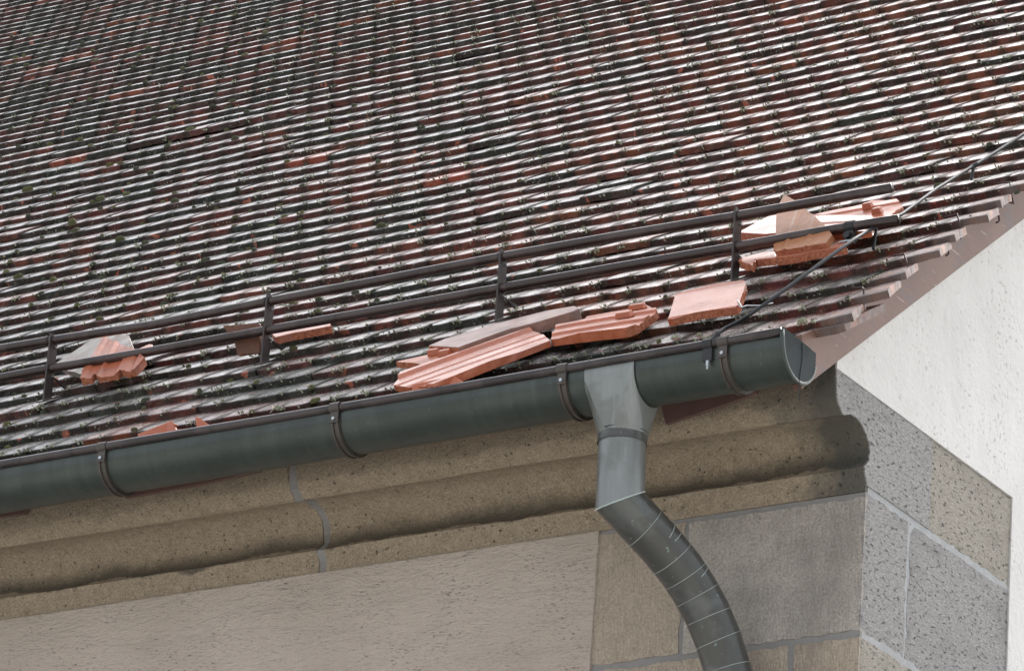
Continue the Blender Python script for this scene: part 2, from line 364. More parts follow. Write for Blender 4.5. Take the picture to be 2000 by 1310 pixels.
class G:
    """collects faces of one mesh"""
    def __init__(s): s.v = []; s.f = []
    def add(s, vs, fs):
        k = len(s.v); s.v += [tuple(v) for v in vs]; s.f += [tuple(i + k for i in f) for f in fs]
    def box(s, x0, x1, y0, y1, z0, z1):
        s.add([(x0, y0, z0), (x1, y0, z0), (x1, y1, z0), (x0, y1, z0), (x0, y0, z1), (x1, y0, z1), (x1, y1, z1), (x0, y1, z1)],
              [(0, 3, 2, 1), (4, 5, 6, 7), (0, 1, 5, 4), (1, 2, 6, 5), (2, 3, 7, 6), (3, 0, 4, 7)])
    def tube(s, pts, r, n=14, caps=True, mitre=True, rr=None):
        pts = [Vector(p) for p in pts]; rings = []; up_ = None
        for i, p in enumerate(pts):
            a = (p - pts[i - 1]).normalized() if i else None
            b = (pts[i + 1] - p).normalized() if i < len(pts) - 1 else None
            t = ((a or b) + (b or a)).normalized()
            if up_ is None: up_ = Vector((0, 0, 1)) if abs(t.z) < .9 else Vector((0, 1, 0))
            sx = t.cross(up_).normalized(); sy = sx.cross(t).normalized(); up_ = sy
            k = 1.0
            bend = None
            if a and b:
                c = max(.3, t.dot(a)); k = 1 / c
                bend = (b - a)
                bend = bend.normalized() if bend.length > 1e-4 else None
            ring = []
            rad = rr[i] if rr else r
            for j in range(n):
                an = 2 * math.pi * j / n; d = sx * math.cos(an) + sy * math.sin(an)
                if bend and mitre: d = d + bend * (d.dot(bend)) * (k - 1)
                ring.append(p + d * rad)
            rings.append(ring)
        vs = [v for rg in rings for v in rg]; fs = []
        for i in range(len(rings) - 1):
            for j in range(n):
                k2 = (j + 1) % n; fs.append((i * n + j, i * n + k2, (i + 1) * n + k2, (i + 1) * n + j))
        if caps: fs += [tuple(range(n))[::-1], tuple(range((len(rings) - 1) * n, len(rings) * n))]
        s.add(vs, fs)
    def sweepx(s, prof, xs, closed=True, caps=True):
        n = len(prof); vs = [(x, y, z) for x in xs for (y, z) in prof]; fs = []
        for i in range(len(xs) - 1):
            for j in range(n if closed else n - 1):
                k2 = (j + 1) % n; fs.append((i * n + j, i * n + k2, (i + 1) * n + k2, (i + 1) * n + j))
        if caps: fs += [tuple(range(n))[::-1], tuple(range((len(xs) - 1) * n, len(xs) * n))]
        s.add(vs, fs)
    def prism(s, poly, off):
        """polygon (3D points) extruded by vector off"""
        n = len(poly); off = Vector(off)
        vs = [Vector(p) for p in poly] + [Vector(p) + off for p in poly]
        s.add(vs, [tuple(range(n)), tuple(range(n, 2 * n))[::-1]] + [(i, (i + 1) % n, n + (i + 1) % n, n + i) for i in range(n)])
    def build(s, name, mat, parent=None, **kw): 
        o = mesh(name, s.v, s.f, mat, parent, **kw)
        bm = bmesh.new(); bm.from_mesh(o.data); bmesh.ops.recalc_face_normals(bm, faces=bm.faces); bm.to_mesh(o.data); bm.free()
        return o

# ------------------------------------------------------------------ ground
gg = G(); gg.add([(-150, -150, GZ), (150, -150, GZ), (150, 150, GZ), (-150, 150, GZ)], [(0, 1, 2, 3)])
tag(gg.build('ground', GROUND, origin=(0, 0, GZ)), kind='structure')

# ------------------------------------------------------------------ the building
B = empty('church_building', (0, 0, 0), 'old church building with mossy clay tiled roof, stone cornice and white plastered gable', 'building')
YQ = 0.7206; ZQ = 0.2316; ZB = -0.3470; ZJ = 0.0
XL = -17.0
PROF = [(0.0, -0.006), (-0.004, .020), (-0.012, .036), (-0.017, .047), (-0.006, .058), (.004, .072), (.007, .094), (.002, .112),
        (-0.012, .128), (-0.035, .144), (-0.059, .151), (-0.088, .150), (-0.114, .138), (-0.125, .136), (-0.137, .145),
        (-0.152, .157), (-0.159, .176), (-0.162, .20), (-0.166, .262)]
XJ = float(up(628, 1090, 1, -.01)[0])
jr = random.Random(3)
def cornice(x0, x1, name):
    n = max(2, int((x1 - x0) / .03)) if x0 > -4 else 60
    xs = np.linspace(x0, x1, n); vs = []; P = PROF + [(.25, .262), (.25, -.006)]
    # round the profile with extra points
    for i, x in enumerate(xs):
        e = 0.0 if i in (0, n - 1) else 1.0
        for j, (y, z) in enumerate(P):
            jx = jr.uniform(-.0011, .0011) if 0 < j < len(PROF) - 1 else 0
            vs.append((x + (0 if e or x > -.1 or j >= len(PROF) else jr.uniform(-.0045, .0045)), y + jx + .0015 * math.sin(x * 9 + j), z + jr.uniform(-.0009, .0009) * (0 < j < len(PROF) - 1)))
    m_ = len(P); fs = []
    for i in range(n - 1):
        for j in range(m_):
            k = (j + 1) % m_; fs.append((i * m_ + j, i * m_ + k, (i + 1) * m_ + k, (i + 1) * m_ + j))
    fs += [tuple(range(m_))[::-1], tuple(range((n - 1) * m_, n * m_))]
    o = mesh(name, vs, fs, CORN, B); autosmooth(o, 42); return o
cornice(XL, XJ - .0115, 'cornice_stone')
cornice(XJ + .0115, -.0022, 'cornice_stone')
gm = G(); gm.sweepx([(y + .003, z) for y, z in PROF] + [(.2, .262), (.2, -.006)], [XJ - .014, XJ + .014])
gm.build('mortar_joint', MORTAR, B)
# core behind everything
core = G()
ridge = 84
YR, ZR = PR[ridge]
core.box(XL, -.006, .012, 2 * YR - .01, GZ, .20)
core.build('wall_core', MORTAR, B)
# gable wall plaster: a slab 6 mm thick, polygon in the plane x = 0
def roofz(y): return surf(y) - .055
ys = list(np.linspace(-.19, YR, 30))
poly = [(.0025, -.166, ZQ), (.0025, YQ, ZQ)]
poly = [(-.164, ZQ + .001), (YQ, ZQ + .001), (YQ, GZ), (2 * YR, GZ), (2 * YR, .1), (YR, roofz(YR))] + [(y, roofz(y)) for y in ys[::-1] if y < YR and y > .0] + [(-.164, roofz(-.164))]
pg = G(); pg.prism([(.0025, y, z) for y, z in poly], (-.12, 0, 0)); pg.build('gable_wall', PLASTW, B)
# gable stones
def stone_x(y0, y1, z0, z1, m_, name='quoin_stone', proud=0.0, jit=.0025):
    """stone face in the gable plane, gridded and slightly uneven"""
    ny = max(3, int((y1 - y0) / .02)); nz = max(3, int((z1 - z0) / .02)); vs = []; fs = []
    for i in range(ny + 1):
        for j in range(nz + 1):
            e = i in (0, ny) or j in (0, nz)
            yy = y0 + (y1 - y0) * i / ny; zz = z0 + (z1 - z0) * j / nz
            if e:
                if i in (0, ny) : yy += jr.uniform(-jit, jit)
                if j in (0, nz) : zz += jr.uniform(-jit, jit)
            vs.append((proud - (.0015 if e else 0) + jr.uniform(-.0008, .0008), yy, zz))
    W_ = nz + 1
    for i in range(ny):
        for j in range(nz): fs.append((i * W_ + j, (i + 1) * W_ + j, (i + 1) * W_ + j + 1, i * W_ + j + 1))
    k = len(vs); ring = [i * W_ for i in range(ny + 1)] + [ny * W_ + j for j in range(1, nz + 1)] + [i * W_ + nz for i in range(ny - 1, -1, -1)] + [j for j in range(nz - 1, 0, -1)]
    for r_ in ring: vs.append((-.004, vs[r_][1], vs[r_][2]))
    n = len(ring)
    for a in range(n):
        b_ = (a + 1) % n; fs.append((ring[b_], ring[a], k + a, k + b_))
    o = mesh(name, vs, fs, m_, B); return o
Y1 = float(up(1817, 950, 0, 0)[1]); Y2 = float(up(1772, 1150, 0, 0)[1])
stone_x(Y1 + .001, YQ - .001, .008, ZQ - .001, GABTAN)
stone_x(Y2 + .005, YQ - .001, ZB + .009, -.008, GABST)
stone_x(.003, Y2 - .005, ZB + .009, -.008, GABST)
stone_x(.003, Y1 + .3, -.72, ZB - .006, GABTAN)
stone_x(.003, YQ - .05, -1.1, -.73, GABST)
# the corner stone at cornice level: polygon following the moulding
pts = [(-.166, ZQ)] + [(y, z) for y, z in PROF[::-1] if z < ZQ and z > .004] + [(.0, .008), (Y1 - .001, .008), (Y1 - .001, ZQ - .001)]
q = G(); q.prism([(.001, y + .002, z) for y, z in pts], (-.004, 0, 0)); q.build('quoin_stone', GABST, B)
mo = G(); mo.box(-.04, -.0018, .012, YQ, GZ, ZQ - .01); mo.build('mortar_joint', MORTARL, B)
# wall to the eaves side: stones and plaster
XP = -.7077
def stone_y(x0, x1, z0, z1, m_, proud=0.0, name='wall_stone', jit=.003):
    nx = max(3, int((x1 - x0) / .02)); nz = max(3, int((z1 - z0) / .02)); vs = []; fs = []
    for i in range(nx + 1):
        for j in range(nz + 1):
            e = i in (0, nx) or j in (0, nz)
            xx = x0 + (x1 - x0) * i / nx; zz = z0 + (z1 - z0) * j / nz
            if i in (0, nx) and x1 < -.01: xx += jr.uniform(-jit, jit)
            if j in (0, nz): zz += jr.uniform(-jit, jit)
            vs.append((xx, -proud + (.002 if e else 0) + jr.uniform(-.0008, .0008), zz))
    W_ = nz + 1
    for i in range(nx):
        for j in range(nz): fs.append((i * W_ + j, i * W_ + j + 1, (i + 1) * W_ + j + 1, (i + 1) * W_ + j))
    k = len(vs); ring = [i * W_ for i in range(nx + 1)] + [nx * W_ + j for j in range(1, nz + 1)] + [i * W_ + nz for i in range(nx - 1, -1, -1)] + [j for j in range(nz - 1, 0, -1)]
    for r_ in ring: vs.append((vs[r_][0], .05, vs[r_][2]))
    n = len(ring)
    for a in range(n):
        b_ = (a + 1) % n; fs.append((ring[a], ring[b_], k + b_, k + a))
    return mesh(name, vs, fs, m_, B)
X1 = float(up(1334, 1150, 1, 0)[0]); X2 = float(up(1543, 1290, 1, 0)[0])
stone_y(X1 + .006, -.0015, ZB + .008, -.020, GREYST)
stone_y(XP - .1, X1 - .006, ZB + .008, -.016, TANST)
stone_y(X2 + .008, -.0015, -.72, ZB - .008, TANST)
stone_y(XP - .1, X2 - .008, -.72, ZB - .008, TANST)
stone_y(-.45, -.0015, -1.1, -.735, GREYST)
gm = G(); gm.box(XP - .1, -.002, .004, .05, GZ, -.0065); gm.build('mortar_joint', MORTAR, B)
# plaster of the eaves wall, a little proud of the stone
nx, nz = 120, 60; vs = []; fs = []
for i in range(nx + 1):
    for j in range(nz + 1):
        xx = XL + (XP - XL) * (1 - (1 - i / nx) ** 2.2); zz = -.0065 + (GZ + .0065) * (j / nz) ** 2.2
        if j == 0: zz += jr.uniform(-.0015, .0015)
        vs.append((xx + (jr.uniform(-.0015, .0015) if i == nx else 0), -.005 + (.004 if (j == 0 or i == nx) else 0) + jr.uniform(-.0006, .0006), zz))
for i in range(nx):
    for j in range(nz): fs.append((i * (nz + 1) + j, (i + 1) * (nz + 1) + j, (i + 1) * (nz + 1) + j + 1, i * (nz + 1) + j + 1))
k = len(vs)
vs += [(v[0], .03, v[2]) for v in vs[:k:nz + 1]] ; 
for i in range(nx): fs.append((i * (nz + 1), k + i, k + i + 1, (i + 1) * (nz + 1)))
k2 = len(vs); vs += [(vs[nx * (nz + 1) + j][0], .03, vs[nx * (nz + 1) + j][2]) for j in range(nz + 1)]
for j in range(nz): fs.append((nx * (nz + 1) + j, k2 + j, k2 + j + 1, nx * (nz + 1) + j + 1))
pw = mesh('eaves_wall_plaster', vs, fs, PLASTG, B, smooth=True)

# ------------------------------------------------------------------ roof
TW = 0.171; TT = 0.0190
ORSPOTS = [(225, 22), (120, 116), (655, 48), (545, 85), (230, 186), (50, 140), (90, 322), (845, 96), (640, 300), (1620, 12)]
tv = []; tf = []; tt = []; tc = []
NXs, NYs = 9, 4
def tile(x0, wd, k, rng, tint, ext=0.0, clean_from=None, lift=0.0, ln=.215, taper=0.0, V=None, F_=None, T_=None, CL=None, slip=0.0, thick=None):
    V = tv if V is None else V; F_ = tf if F_ is None else F_; T_ = tt if T_ is None else T_; CL = tc if CL is None else CL
    y0, z0 = PR[k]; th = THS[k]
    if k: th0 = (THS[k] + THS[k - 1]) / 2
    TK = TT + .0028 * sstep(24, 31, k)
    dth = math.atan2(TK, GAUGE)
    a = th - dth + rng.uniform(-.006, .006)
    du = Vector((0, math.cos(a), math.sin(a))); dn = Vector((0, -math.sin(a), math.cos(a)))
    t = (thick or TK) + rng.uniform(-.0012, .0012)
    off = rng.uniform(-.004, .004) + slip; tw = rng.uniform(-.012, .012); dz = rng.uniform(-.0012, .0012) + lift
    roll = rng.uniform(-.006, .006); camb = rng.uniform(.0, .0016)
    b0 = len(V); top = []; bot = []
    chipc = rng.choice((-1, 1)) if rng.random() < .12 else 0
    sgt = rng.uniform(.006, .013)
    for j in range(NYs + 1):
        for i in range(NXs + 1):
            fx = i / NXs; px = (fx - .5) * 2
            s = ln * (j / NYs) ** 1.4
            arc = 0
            if j < NYs: arc = -sgt * (1 - px * px) * (1 - j / NYs)
            jag = rng.uniform(-.0016, .0016) if j == 0 else 0
            if chipc and j == 0 and ((chipc < 0 and i < 2) or (chipc > 0 and i > NXs - 2)): jag += rng.uniform(.006, .014)
            s2 = s + arc + off + jag + (fx - .5) * wd * tw
            xx = x0 + fx * wd - taper * fx * min(1.3, s / .15)
            if i == 0: xx += rng.uniform(0, .0008)
            zz = dz + (fx - .5) * wd * roll * 2 + camb * (1 - px * px)
            if j == 0: zz -= .0022 + rng.uniform(0, .001)
            P = Vector((xx, y0, z0)) + du * s2 + dn * (zz + rng.uniform(-.0004, .0004))
            P.z += sag(P.x, P.y)
            top.append(P); 
            Q = P - dn * (t + (rng.uniform(-.0018, .001) if j == 0 else 0)) + (du * rng.uniform(-.001, .0018) if j == 0 else Vector())
            bot.append(Q)
    # extra rounded lip row on the tail
    lip = [top[i] - du * .0020 - dn * .0026 for i in range(NXs + 1)]
    V += [tuple(p) for p in top] + [tuple(p) for p in lip] + [tuple(p) for p in bot]
    n1 = len(top); n2 = n1 + len(lip); W_ = NXs + 1
    for p in top + lip + bot:
        T_.append(tint); CL.append(1.0 if (clean_from is not None and p.x > clean_from + .02 * math.sin(k * 2.1)) else 0.0)
    for j in range(NYs):
        for i in range(NXs):
            F_.append((b0 + j * W_ + i, b0 + j * W_ + i + 1, b0 + (j + 1) * W_ + i + 1, b0 + (j + 1) * W_ + i))
    for i in range(NXs):
        F_.append((b0 + n1 + i, b0 + n1 + i + 1, b0 + i + 1, b0 + i))
        F_.append((b0 + n2 + i, b0 + n2 + i + 1, b0 + n1 + i + 1, b0 + n1 + i))
    for j in range(NYs):
        for i in range(NXs):
            F_.append((b0 + n2 + j * W_ + i, b0 + n2 + (j + 1) * W_ + i, b0 + n2 + (j + 1) * W_ + i + 1, b0 + n2 + j * W_ + i + 1))
    for i, s_ in ((0, 1), (NXs, -1)):
        F_.append((b0 + i, b0 + n2 + i, b0 + n1 + i) if s_ < 0 else (b0 + i, b0 + n1 + i, b0 + n2 + i))
        for j in range(NYs):
            q_ = (b0 + j * W_ + i, b0 + (j + 1) * W_ + i, b0 + n2 + (j + 1) * W_ + i, b0 + n2 + j * W_ + i)
            F_.append(q_ if s_ > 0 else q_[::-1])
RF = mesh('roof', [(XL, -.25, .24), (-.02, -.25, .24), (-.02, YR, ZR - .06), (XL, YR, ZR - .06)], [(0, 1, 2, 3)], DECK, B)
# the roof deck as a real slab incl. the back slope
dk = G()
sec = [(PR[0, 0] + .03, PR[0, 1] - .045)] + [(y, surf(y) - .05) for y in np.linspace(-.2, YR, 24)] + [(2 * YR - y, surf(y) - .05) for y in np.linspace(YR, -.3, 12)][1:]
sec2 = [(y, z - .03) for y, z in sec[::-1]]
dk.sweepx(sec + sec2, [XL, -.02])
me = RF.data; me.clear_geometry(); me.from_pydata([Vector(v) for v in dk.v], [], dk.f); me.update(); RF.location = (0, 0, 0)
rt = random.Random(11)
XR = 0.13
KMAX = 76
verge_parts = []
spots = {}
for (su, sv_) in ORSPOTS:
    P = onroof(su, sv_, 0); k = int(round(math.hypot(P[1] - PR[0, 0], P[2] - PR[0, 1]) / GAUGE - .1)); spots.setdefault(k, []).append(P[0])
for k in range(KMAX):
    row_off = (k % 2) * TW / 2
    xe = XR - (0.0 if k % 2 else .022) + rt.uniform(-.006, .006)
    # verge tile
    V2 = []; F2 = []; T2 = []; C2 = []
    wv = xe - (XR - .043 - TW * (1.0 if k % 2 else .5)) + rt.uniform(-.002, .002)
    tile(xe - wv, wv, k, rt, rt.uniform(.2, .6), ln=.165, taper=.042, clean_from=.035 + rt.uniform(-.025, .02), V=V2, F_=F2, T_=T2, CL=C2)
    verge_parts.append((V2, F2, T2, C2, k))
    x = xe - wv - .003
    while x > -9.8:
        wd = TW - .003
        lf = 0.0
        u_, v_ = proj((x - wd / 2, PR[k][0], PR[k][1]))
        # redness grows to the right, black-green to the left and top
        r = rt.random(); m_ = .24 + .32 * sstep(200, 1700, u_)
        t_ = min(.92, max(0, rt.gauss(m_, .22)))
        if rt.random() < .0015: t_ = rt.uniform(.97, 1)
        for sx_ in spots.get(k, []):
            if x - wd <= sx_ <= x: t_ = rt.uniform(.935, .965)
        if k in (29, 30) and 190 < u_ < 730: lf = (.008 if 260 < u_ < 560 else .003) if k == 29 else .002
        if rt.random() < .03: lf += rt.uniform(.003, .007)
        tile(x - wd, wd, k, rt, t_, lift=lf, slip=-.012 if rt.random() < .015 else 0)
        x -= TW
o = mesh('tile_covering', tv, tf, MT, RF, attrs={'tint': tt, 'clean': tc})
# coarse continuation of the covering, far outside the frame
cv = G()
for k in range(KMAX, ridge):
    (y0, z0), (y1, z1) = PR[k], PR[k + 1]
    cv.add([(XL, y0, z0), (XR, y0, z0), (XR, y1, z1 - TT), (XL, y1, z1 - TT), (XL, y0, z0 - .03), (XR, y0, z0 - .03)], [(0, 1, 2, 3), (4, 5, 1, 0)])
for k in range(KMAX):
    (y0, z0), (y1, z1) = PR[k], PR[k + 1]
    cv.add([(XL, y0, z0), (-9.7, y0, z0), (-9.7, y1, z1 - TT), (XL, y1, z1 - TT), (XL, y0, z0 - .03), (-9.7, y0, z0 - .03)], [(0, 1, 2, 3), (4, 5, 1, 0)])
o = cv.build('outer_tile_covering', MT, RF)
o.data.attributes.new('tint', 'FLOAT', 'POINT').data.foreach_set('value', [.35] * len(o.data.vertices))
for V2, F2, T2, C2, k in verge_parts:
    if k < 16: 
        o = mesh('verge_tile', V2, F2, MT, RF, attrs={'tint': T2, 'clean': C2}, origin=tuple(np.mean(np.array(V2), axis=0)))
rest = ([], [], [], [])
for V2, F2, T2, C2, k in verge_parts:
    if k >= 16:
        b_ = len(rest[0]); rest[0].extend(V2); rest[1].extend([tuple(i + b_ for i in f) for f in F2]); rest[2].extend(T2); rest[3].extend(C2)
mesh('upper_verge_covering', rest[0], rest[1], MT, RF, attrs={'tint': rest[2], 'clean': rest[3]})
# eave course: the short lower layer under the first course
ev = ([], [], [], []); x = XR - .045
first = True
while x > -9.8:
    wd = TW - .003
    V2 = []; F2 = []; T2 = []; C2 = []
    tile(x - wd, wd, 0, rt, max(0, rt.gauss(.2, .2)), lift=-.0165, slip=-.006, V=V2, F_=F2, T_=T2, CL=C2, clean_from=.0 if first else None)
    if first:
        first = False; mesh('verge_tile', V2, F2, MT, RF, attrs={'tint': T2, 'clean': C2}, origin=tuple(np.mean(np.array(V2), axis=0)))
    else:
        b_ = len(ev[0]); ev[0].extend(V2); ev[1].extend([tuple(i + b_ for i in f) for f in F2]); ev[2].extend(T2); ev[3].extend(C2)
    x -= TW
mesh('eave_tile_course', ev[0], ev[1], MT, RF, attrs={'tint': ev[2], 'clean': ev[3]})

# barge board
bb = G()
sl = math.tan(R(38.75)); yb0 = -.338
def bl(y): return .114 + (y - yb0) * sl
ytop = YR - .2
poly = [(.012, yb0, .114), (.012, ytop, bl(ytop)), (.012, ytop, roofz(ytop) + .01)] + [(.012, y, surf(y) - .046 + sag(.05, y)) for y in np.linspace(ytop, -.24, 40)][1:] + [(.012, -.30, .272), (.012, yb0 - .008, .244)]
bb.prism(poly, (-.022, 0, 0)); o = bb.build('barge_board', WOOD, RF); bevel(o, .0015)
# eave boards / soffit
so = G()
for i in range(86):
    x1_ = -.012 - i * .19; 
    dz_ = jr.uniform(-.004, .004)
    so.add([(x1_, -.168, .262 + dz_), (x1_, -.30, .214 + dz_), (x1_ - .188, -.30, .214 + dz_), (x1_ - .188, -.168, .262 + dz_),
            (x1_, -.168, .285 + dz_), (x1_, -.30, .237 + dz_), (x1_ - .188, -.30, .237 + dz_), (x1_ - .188, -.168, .285 + dz_)],
           [(0, 1, 2, 3), (7, 6, 5, 4), (0, 4, 5, 1), (1, 5, 6, 2), (2, 6, 7, 3), (3, 7, 4, 0)])
o = so.build('eave_soffit_boards', SOFFIT, RF)
fl = G(); fl.box(XL, -.012, -.166, .2, .262, .30); fl.build('wall_plate', DECK, RF)
for pl_ in ([(1290, 790), (1480, 750), (1476, 768), (1400, 795), (1300, 828)], [(236, 940), (512, 890), (508, 919), (400, 944), (244, 972)], [(-60, 1000), (60, 975), (48, 1003), (-60, 1016)]):
    eb = G(); eb.prism([up(u_, v_, 1, -.178) for u_, v_ in pl_], (0, .010, 0)); o = eb.build('eave_board', SOFFIT, RF); bevel(o, .001, 1)
# verge clips (bent wire)
def wire(name, pts, r, m_, parent, n=8):
    t_ = G(); t_.tube(pts, r, n); o = t_.build(name, m_, parent, smooth=True, **({} if parent and parent is not RF else {'origin': tuple(np.mean(np.array([tuple(p) for p in pts]), axis=0))})); return o
clips = [[(1662, 563), (1684, 561), (1687, 566), (1687, 606), (1684, 611)], [(1743, 500), (1766, 497), (1778, 536), (1774, 541), (1763, 534)],
         [(1844, 425), (1869, 418), (1881, 459), (1876, 465), (1866, 457)], [(1947, 358), (1972, 356), (1979, 397), (1962, 394)]]
for cl in clips:
    P0 = onroof(cl[0][0], cl[0][1], .004); 
    pts = [up(u_, v_, 1, P0[1] - .012) for u_, v_ in cl]
    wire('verge_clip', [Vector(p) for p in pts], .0022, WIRE, RF)
for hk in [[(1657, 618), (1658, 637), (1655, 640)], [(1748, 556), (1749, 571)], [(1850, 474), (1853, 496), (1848, 499)], [(1949, 410), (1952, 432), (1946, 435)]]:
    pts = [up(u_, v_, 0, .026) for u_, v_ in hk]
    wire('clip_hook', [Vector(p) for p in pts], .0024, WIRE, RF)

# moss and lichen
def lump(G_, tints, P, nrm, r, h, rng, tint, n=9, m_=4):
    nrm = Vector(nrm).normalized(); a = nrm.cross(Vector((1, .1, 0))).normalized(); b_ = nrm.cross(a)
    vs = [Vector(P) + nrm * h]; fs = []
    ph = rng.uniform(0, 6)
    for j in range(1, m_ + 1):
        f = j / m_
        for i in range(n):
            an = ph + 2 * math.pi * i / n; rr = r * f * (1 + .3 * math.sin(an * 2 + ph) + rng.uniform(-.16, .16))
            hh = h * math.sqrt(max(0, 1 - f * f)) * (1 + rng.uniform(-.18, .18)) - (.004 if j == m_ else 0)
            vs.append(Vector(P) + a * math.cos(an) * rr + b_ * math.sin(an) * rr * 1.1 + nrm * hh)
    for i in range(n): fs.append((0, 1 + i, 1 + (i + 1) % n))
    for j in range(m_ - 1):
        for i in range(n):
            p = 1 + j * n; fs.append((p + i, p + n + i, p + n + (i + 1) % n, p + (i + 1) % n))
    G_.add(vs, fs); tints += [tint] * len(vs)
mg = G(); mt_ = []
mr = random.Random(5)
RN = (0, -.62, .78)
def tailpoint(P, frac):
    """move a roof point to the tail edge of its course"""
    s_ = math.hypot(P[1] - PR[0, 0], P[2] - PR[0, 1]) / GAUGE; k = int(s_); f = frac
    y0, z0 = PR[k]; a_ = THS[k] - math.atan2(TT, GAUGE)
    y = y0 + math.cos(a_) * GAUGE * f; z = z0 + math.sin(a_) * GAUGE * f
    return Vector((P[0], y, z + sag(P[0], y)))
for (u_, v_, r_, t_) in [(388, 243, .020, .62), (76, 355, .017, .58), (196, 386, .018, .5), (184, 408, .019, .55), (66, 62, .014, .55), (12, 45, .016, .7),
                         (315, 78, .015, .5), (465, 264, .013, .4), (220, 315, .014, .6), (262, 365, .013, .65), (238, 462, .015, .5), (75, 515, .016, .5),
                         (145, 518, .015, .55), (160, 440, .014, .45), (345, 388, .015, .4), (740, 310, .013, .4), (45, 105, .011, .6), (35, 105, .012, .6),
                         (168, 262, .011, .6), (250, 240, .011, .5), (385, 40, .013, .55), (530, 55, .013, .65), (60, 118, .012, .5), (740, 440, .015, .45),
                         (190, 622, .012, .5), (92, 620, .010, .45), (110, 640, .010, .5), (575, 585, .014, .5), (230, 385, .010, .4), (300, 330, .012, .45),
                         (1850, 345, .012, .45), (1555, 620, .010, .9), (1290, 670, .009, .95), (1330, 668, .008, .9), (820, 245, .012, .3), (310, 455, .012, .45)]:
    P = tailpoint(onroof(u_, v_ + 4, 0), mr.uniform(.05, .25)); lump(mg, mt_, P, RN, r_ * mr.uniform(.85, 1.1), r_ * .85, mr, t_)
n_ = 0
while n_ < 900:
    u_ = mr.uniform(-60, 2060); v_ = mr.uniform(-40, 900)
    if v_ > 900 - .172 * u_ - 12: continue
    wgt = .9 if u_ < 800 and v_ < 600 else .35
    if mr.random() > wgt: continue
    P = tailpoint(onroof(u_, v_, 0), mr.choice((mr.uniform(.0, .12), mr.uniform(.72, .96)))); P.x = XR - .043 - round((XR - .043 - P.x) / .0855) * .0855 + mr.gauss(0, .011)
    if P.x > .1 or P.x < -9.5: continue
    r_ = mr.uniform(.003, .010) * (1.25 if u_ < 700 else .8)
    lump(mg, mt_, P, RN, r_, r_ * mr.uniform(.4, .8), mr, mr.choice((.25, .3, .35, .4, .5, .6, .7)), 7, 3); n_ += 1
n_ = 0
while n_ < 2200:     # pale lichen tufts on the tile tails
    u_ = mr.uniform(-20, 2020); v_ = mr.uniform(-20, 900)
    if v_ > 900 - .172 * u_ - 6: continue
    if mr.random() > (.25 if u_ < 500 and v_ < 450 else .8): continue
    P = tailpoint(onroof(u_, v_, 0), 0.0)
    if mr.random() < .75: P.x = XR - .043 - round((XR - .043 - P.x) / .0855) * .0855 + mr.gauss(0, .010)
    if P.x > .05: continue
    a_ = THS[0]
    for q_ in range(mr.randint(1, 4)):
        Q = P + Vector((mr.uniform(-.012, .012), -.013, -mr.uniform(.000, .014)))
        r_ = mr.uniform(.0010, .0030)
        lump(mg, mt_, Q, (0, -1, .3), r_, r_ * 1.1, mr, mr.choice((.9, 1, 1, 1, .75)), 5, 2)
    n_ += 1
ml = mesh('moss_and_lichen', mg.v, mg.f, MOSS, RF, smooth=True, attrs={'tint': mt_}); ml['kind'] = 'stuff'

# ------------------------------------------------------------------ gutter
YB, ZBd = -.445, .2105
yc, zc, rg = -.3725, .192, .0705
XE = .020
GT = empty('roof_gutter', (-1.5, yc, zc), 'dark green half round metal gutter with brown rolled rim along the eaves', 'gutter')
def gprof(r, a0=-4, a1=184, n=40):
    out = []
    for i in range(n + 1):
        a = R(a0 + (a1 - a0) * i / n)
        out.append((yc - r * math.cos(a), zc - r * math.sin(a)))
    return out
pr_o = [(yc - rg - .0005, ZBd)] + gprof(rg, 2, 178) + [(yc + rg, .213)]
pr_i = [(yc + rg - .0015, .213)] + gprof(rg - .0015, 2, 178)[::-1] + [(yc - rg + .001, ZBd)]
gx = list(np.linspace(-10, XE - .001, 60))
go = G(); go.sweepx(pr_o + pr_i, gx); o = go.build('gutter_trough', GUT, GT); autosmooth(o, 30)
gb = G()
gb.tube([(x, YB + .0008 * math.sin(x * 4), ZBd + .0008 * math.sin(x * 3 + 1)) for x in np.linspace(-10, XE - .004, 80)], .0105, 18); gb.build('rolled_rim', BEAD, GT, smooth=True)
# lap seam on trough left of the end piece
# end cap
cap = G(); cp = [(YB - .006, .219)] + [(y, z) for y, z in gprof(rg + .002, 6, 174, 30)] + [(yc + rg + .002, .213), (yc + .03, .216)]
cap.prism([(XE, y, z) for y, z in cp], (.004, 0, 0)); cap.build('end_cap', CAPM, GT)
rim = G(); rim.tube([(XE, y, z) for y, z in [(YB - .006, .214)] + gprof(rg + .003, 8, 172, 30)], .0056, 10); rim.build('end_cap_rim', GUT, GT, smooth=True)
sm = G(); cy = yc - .006
sm.tube([Vector((XE + .0045, yc + .006 + .004 * math.sin(t * 7), .212 - t * .145 + .0)) for t in np.linspace(0, .95, 14)], .0013, 6); sm.build('end_cap_crack', BLACKM, GT)
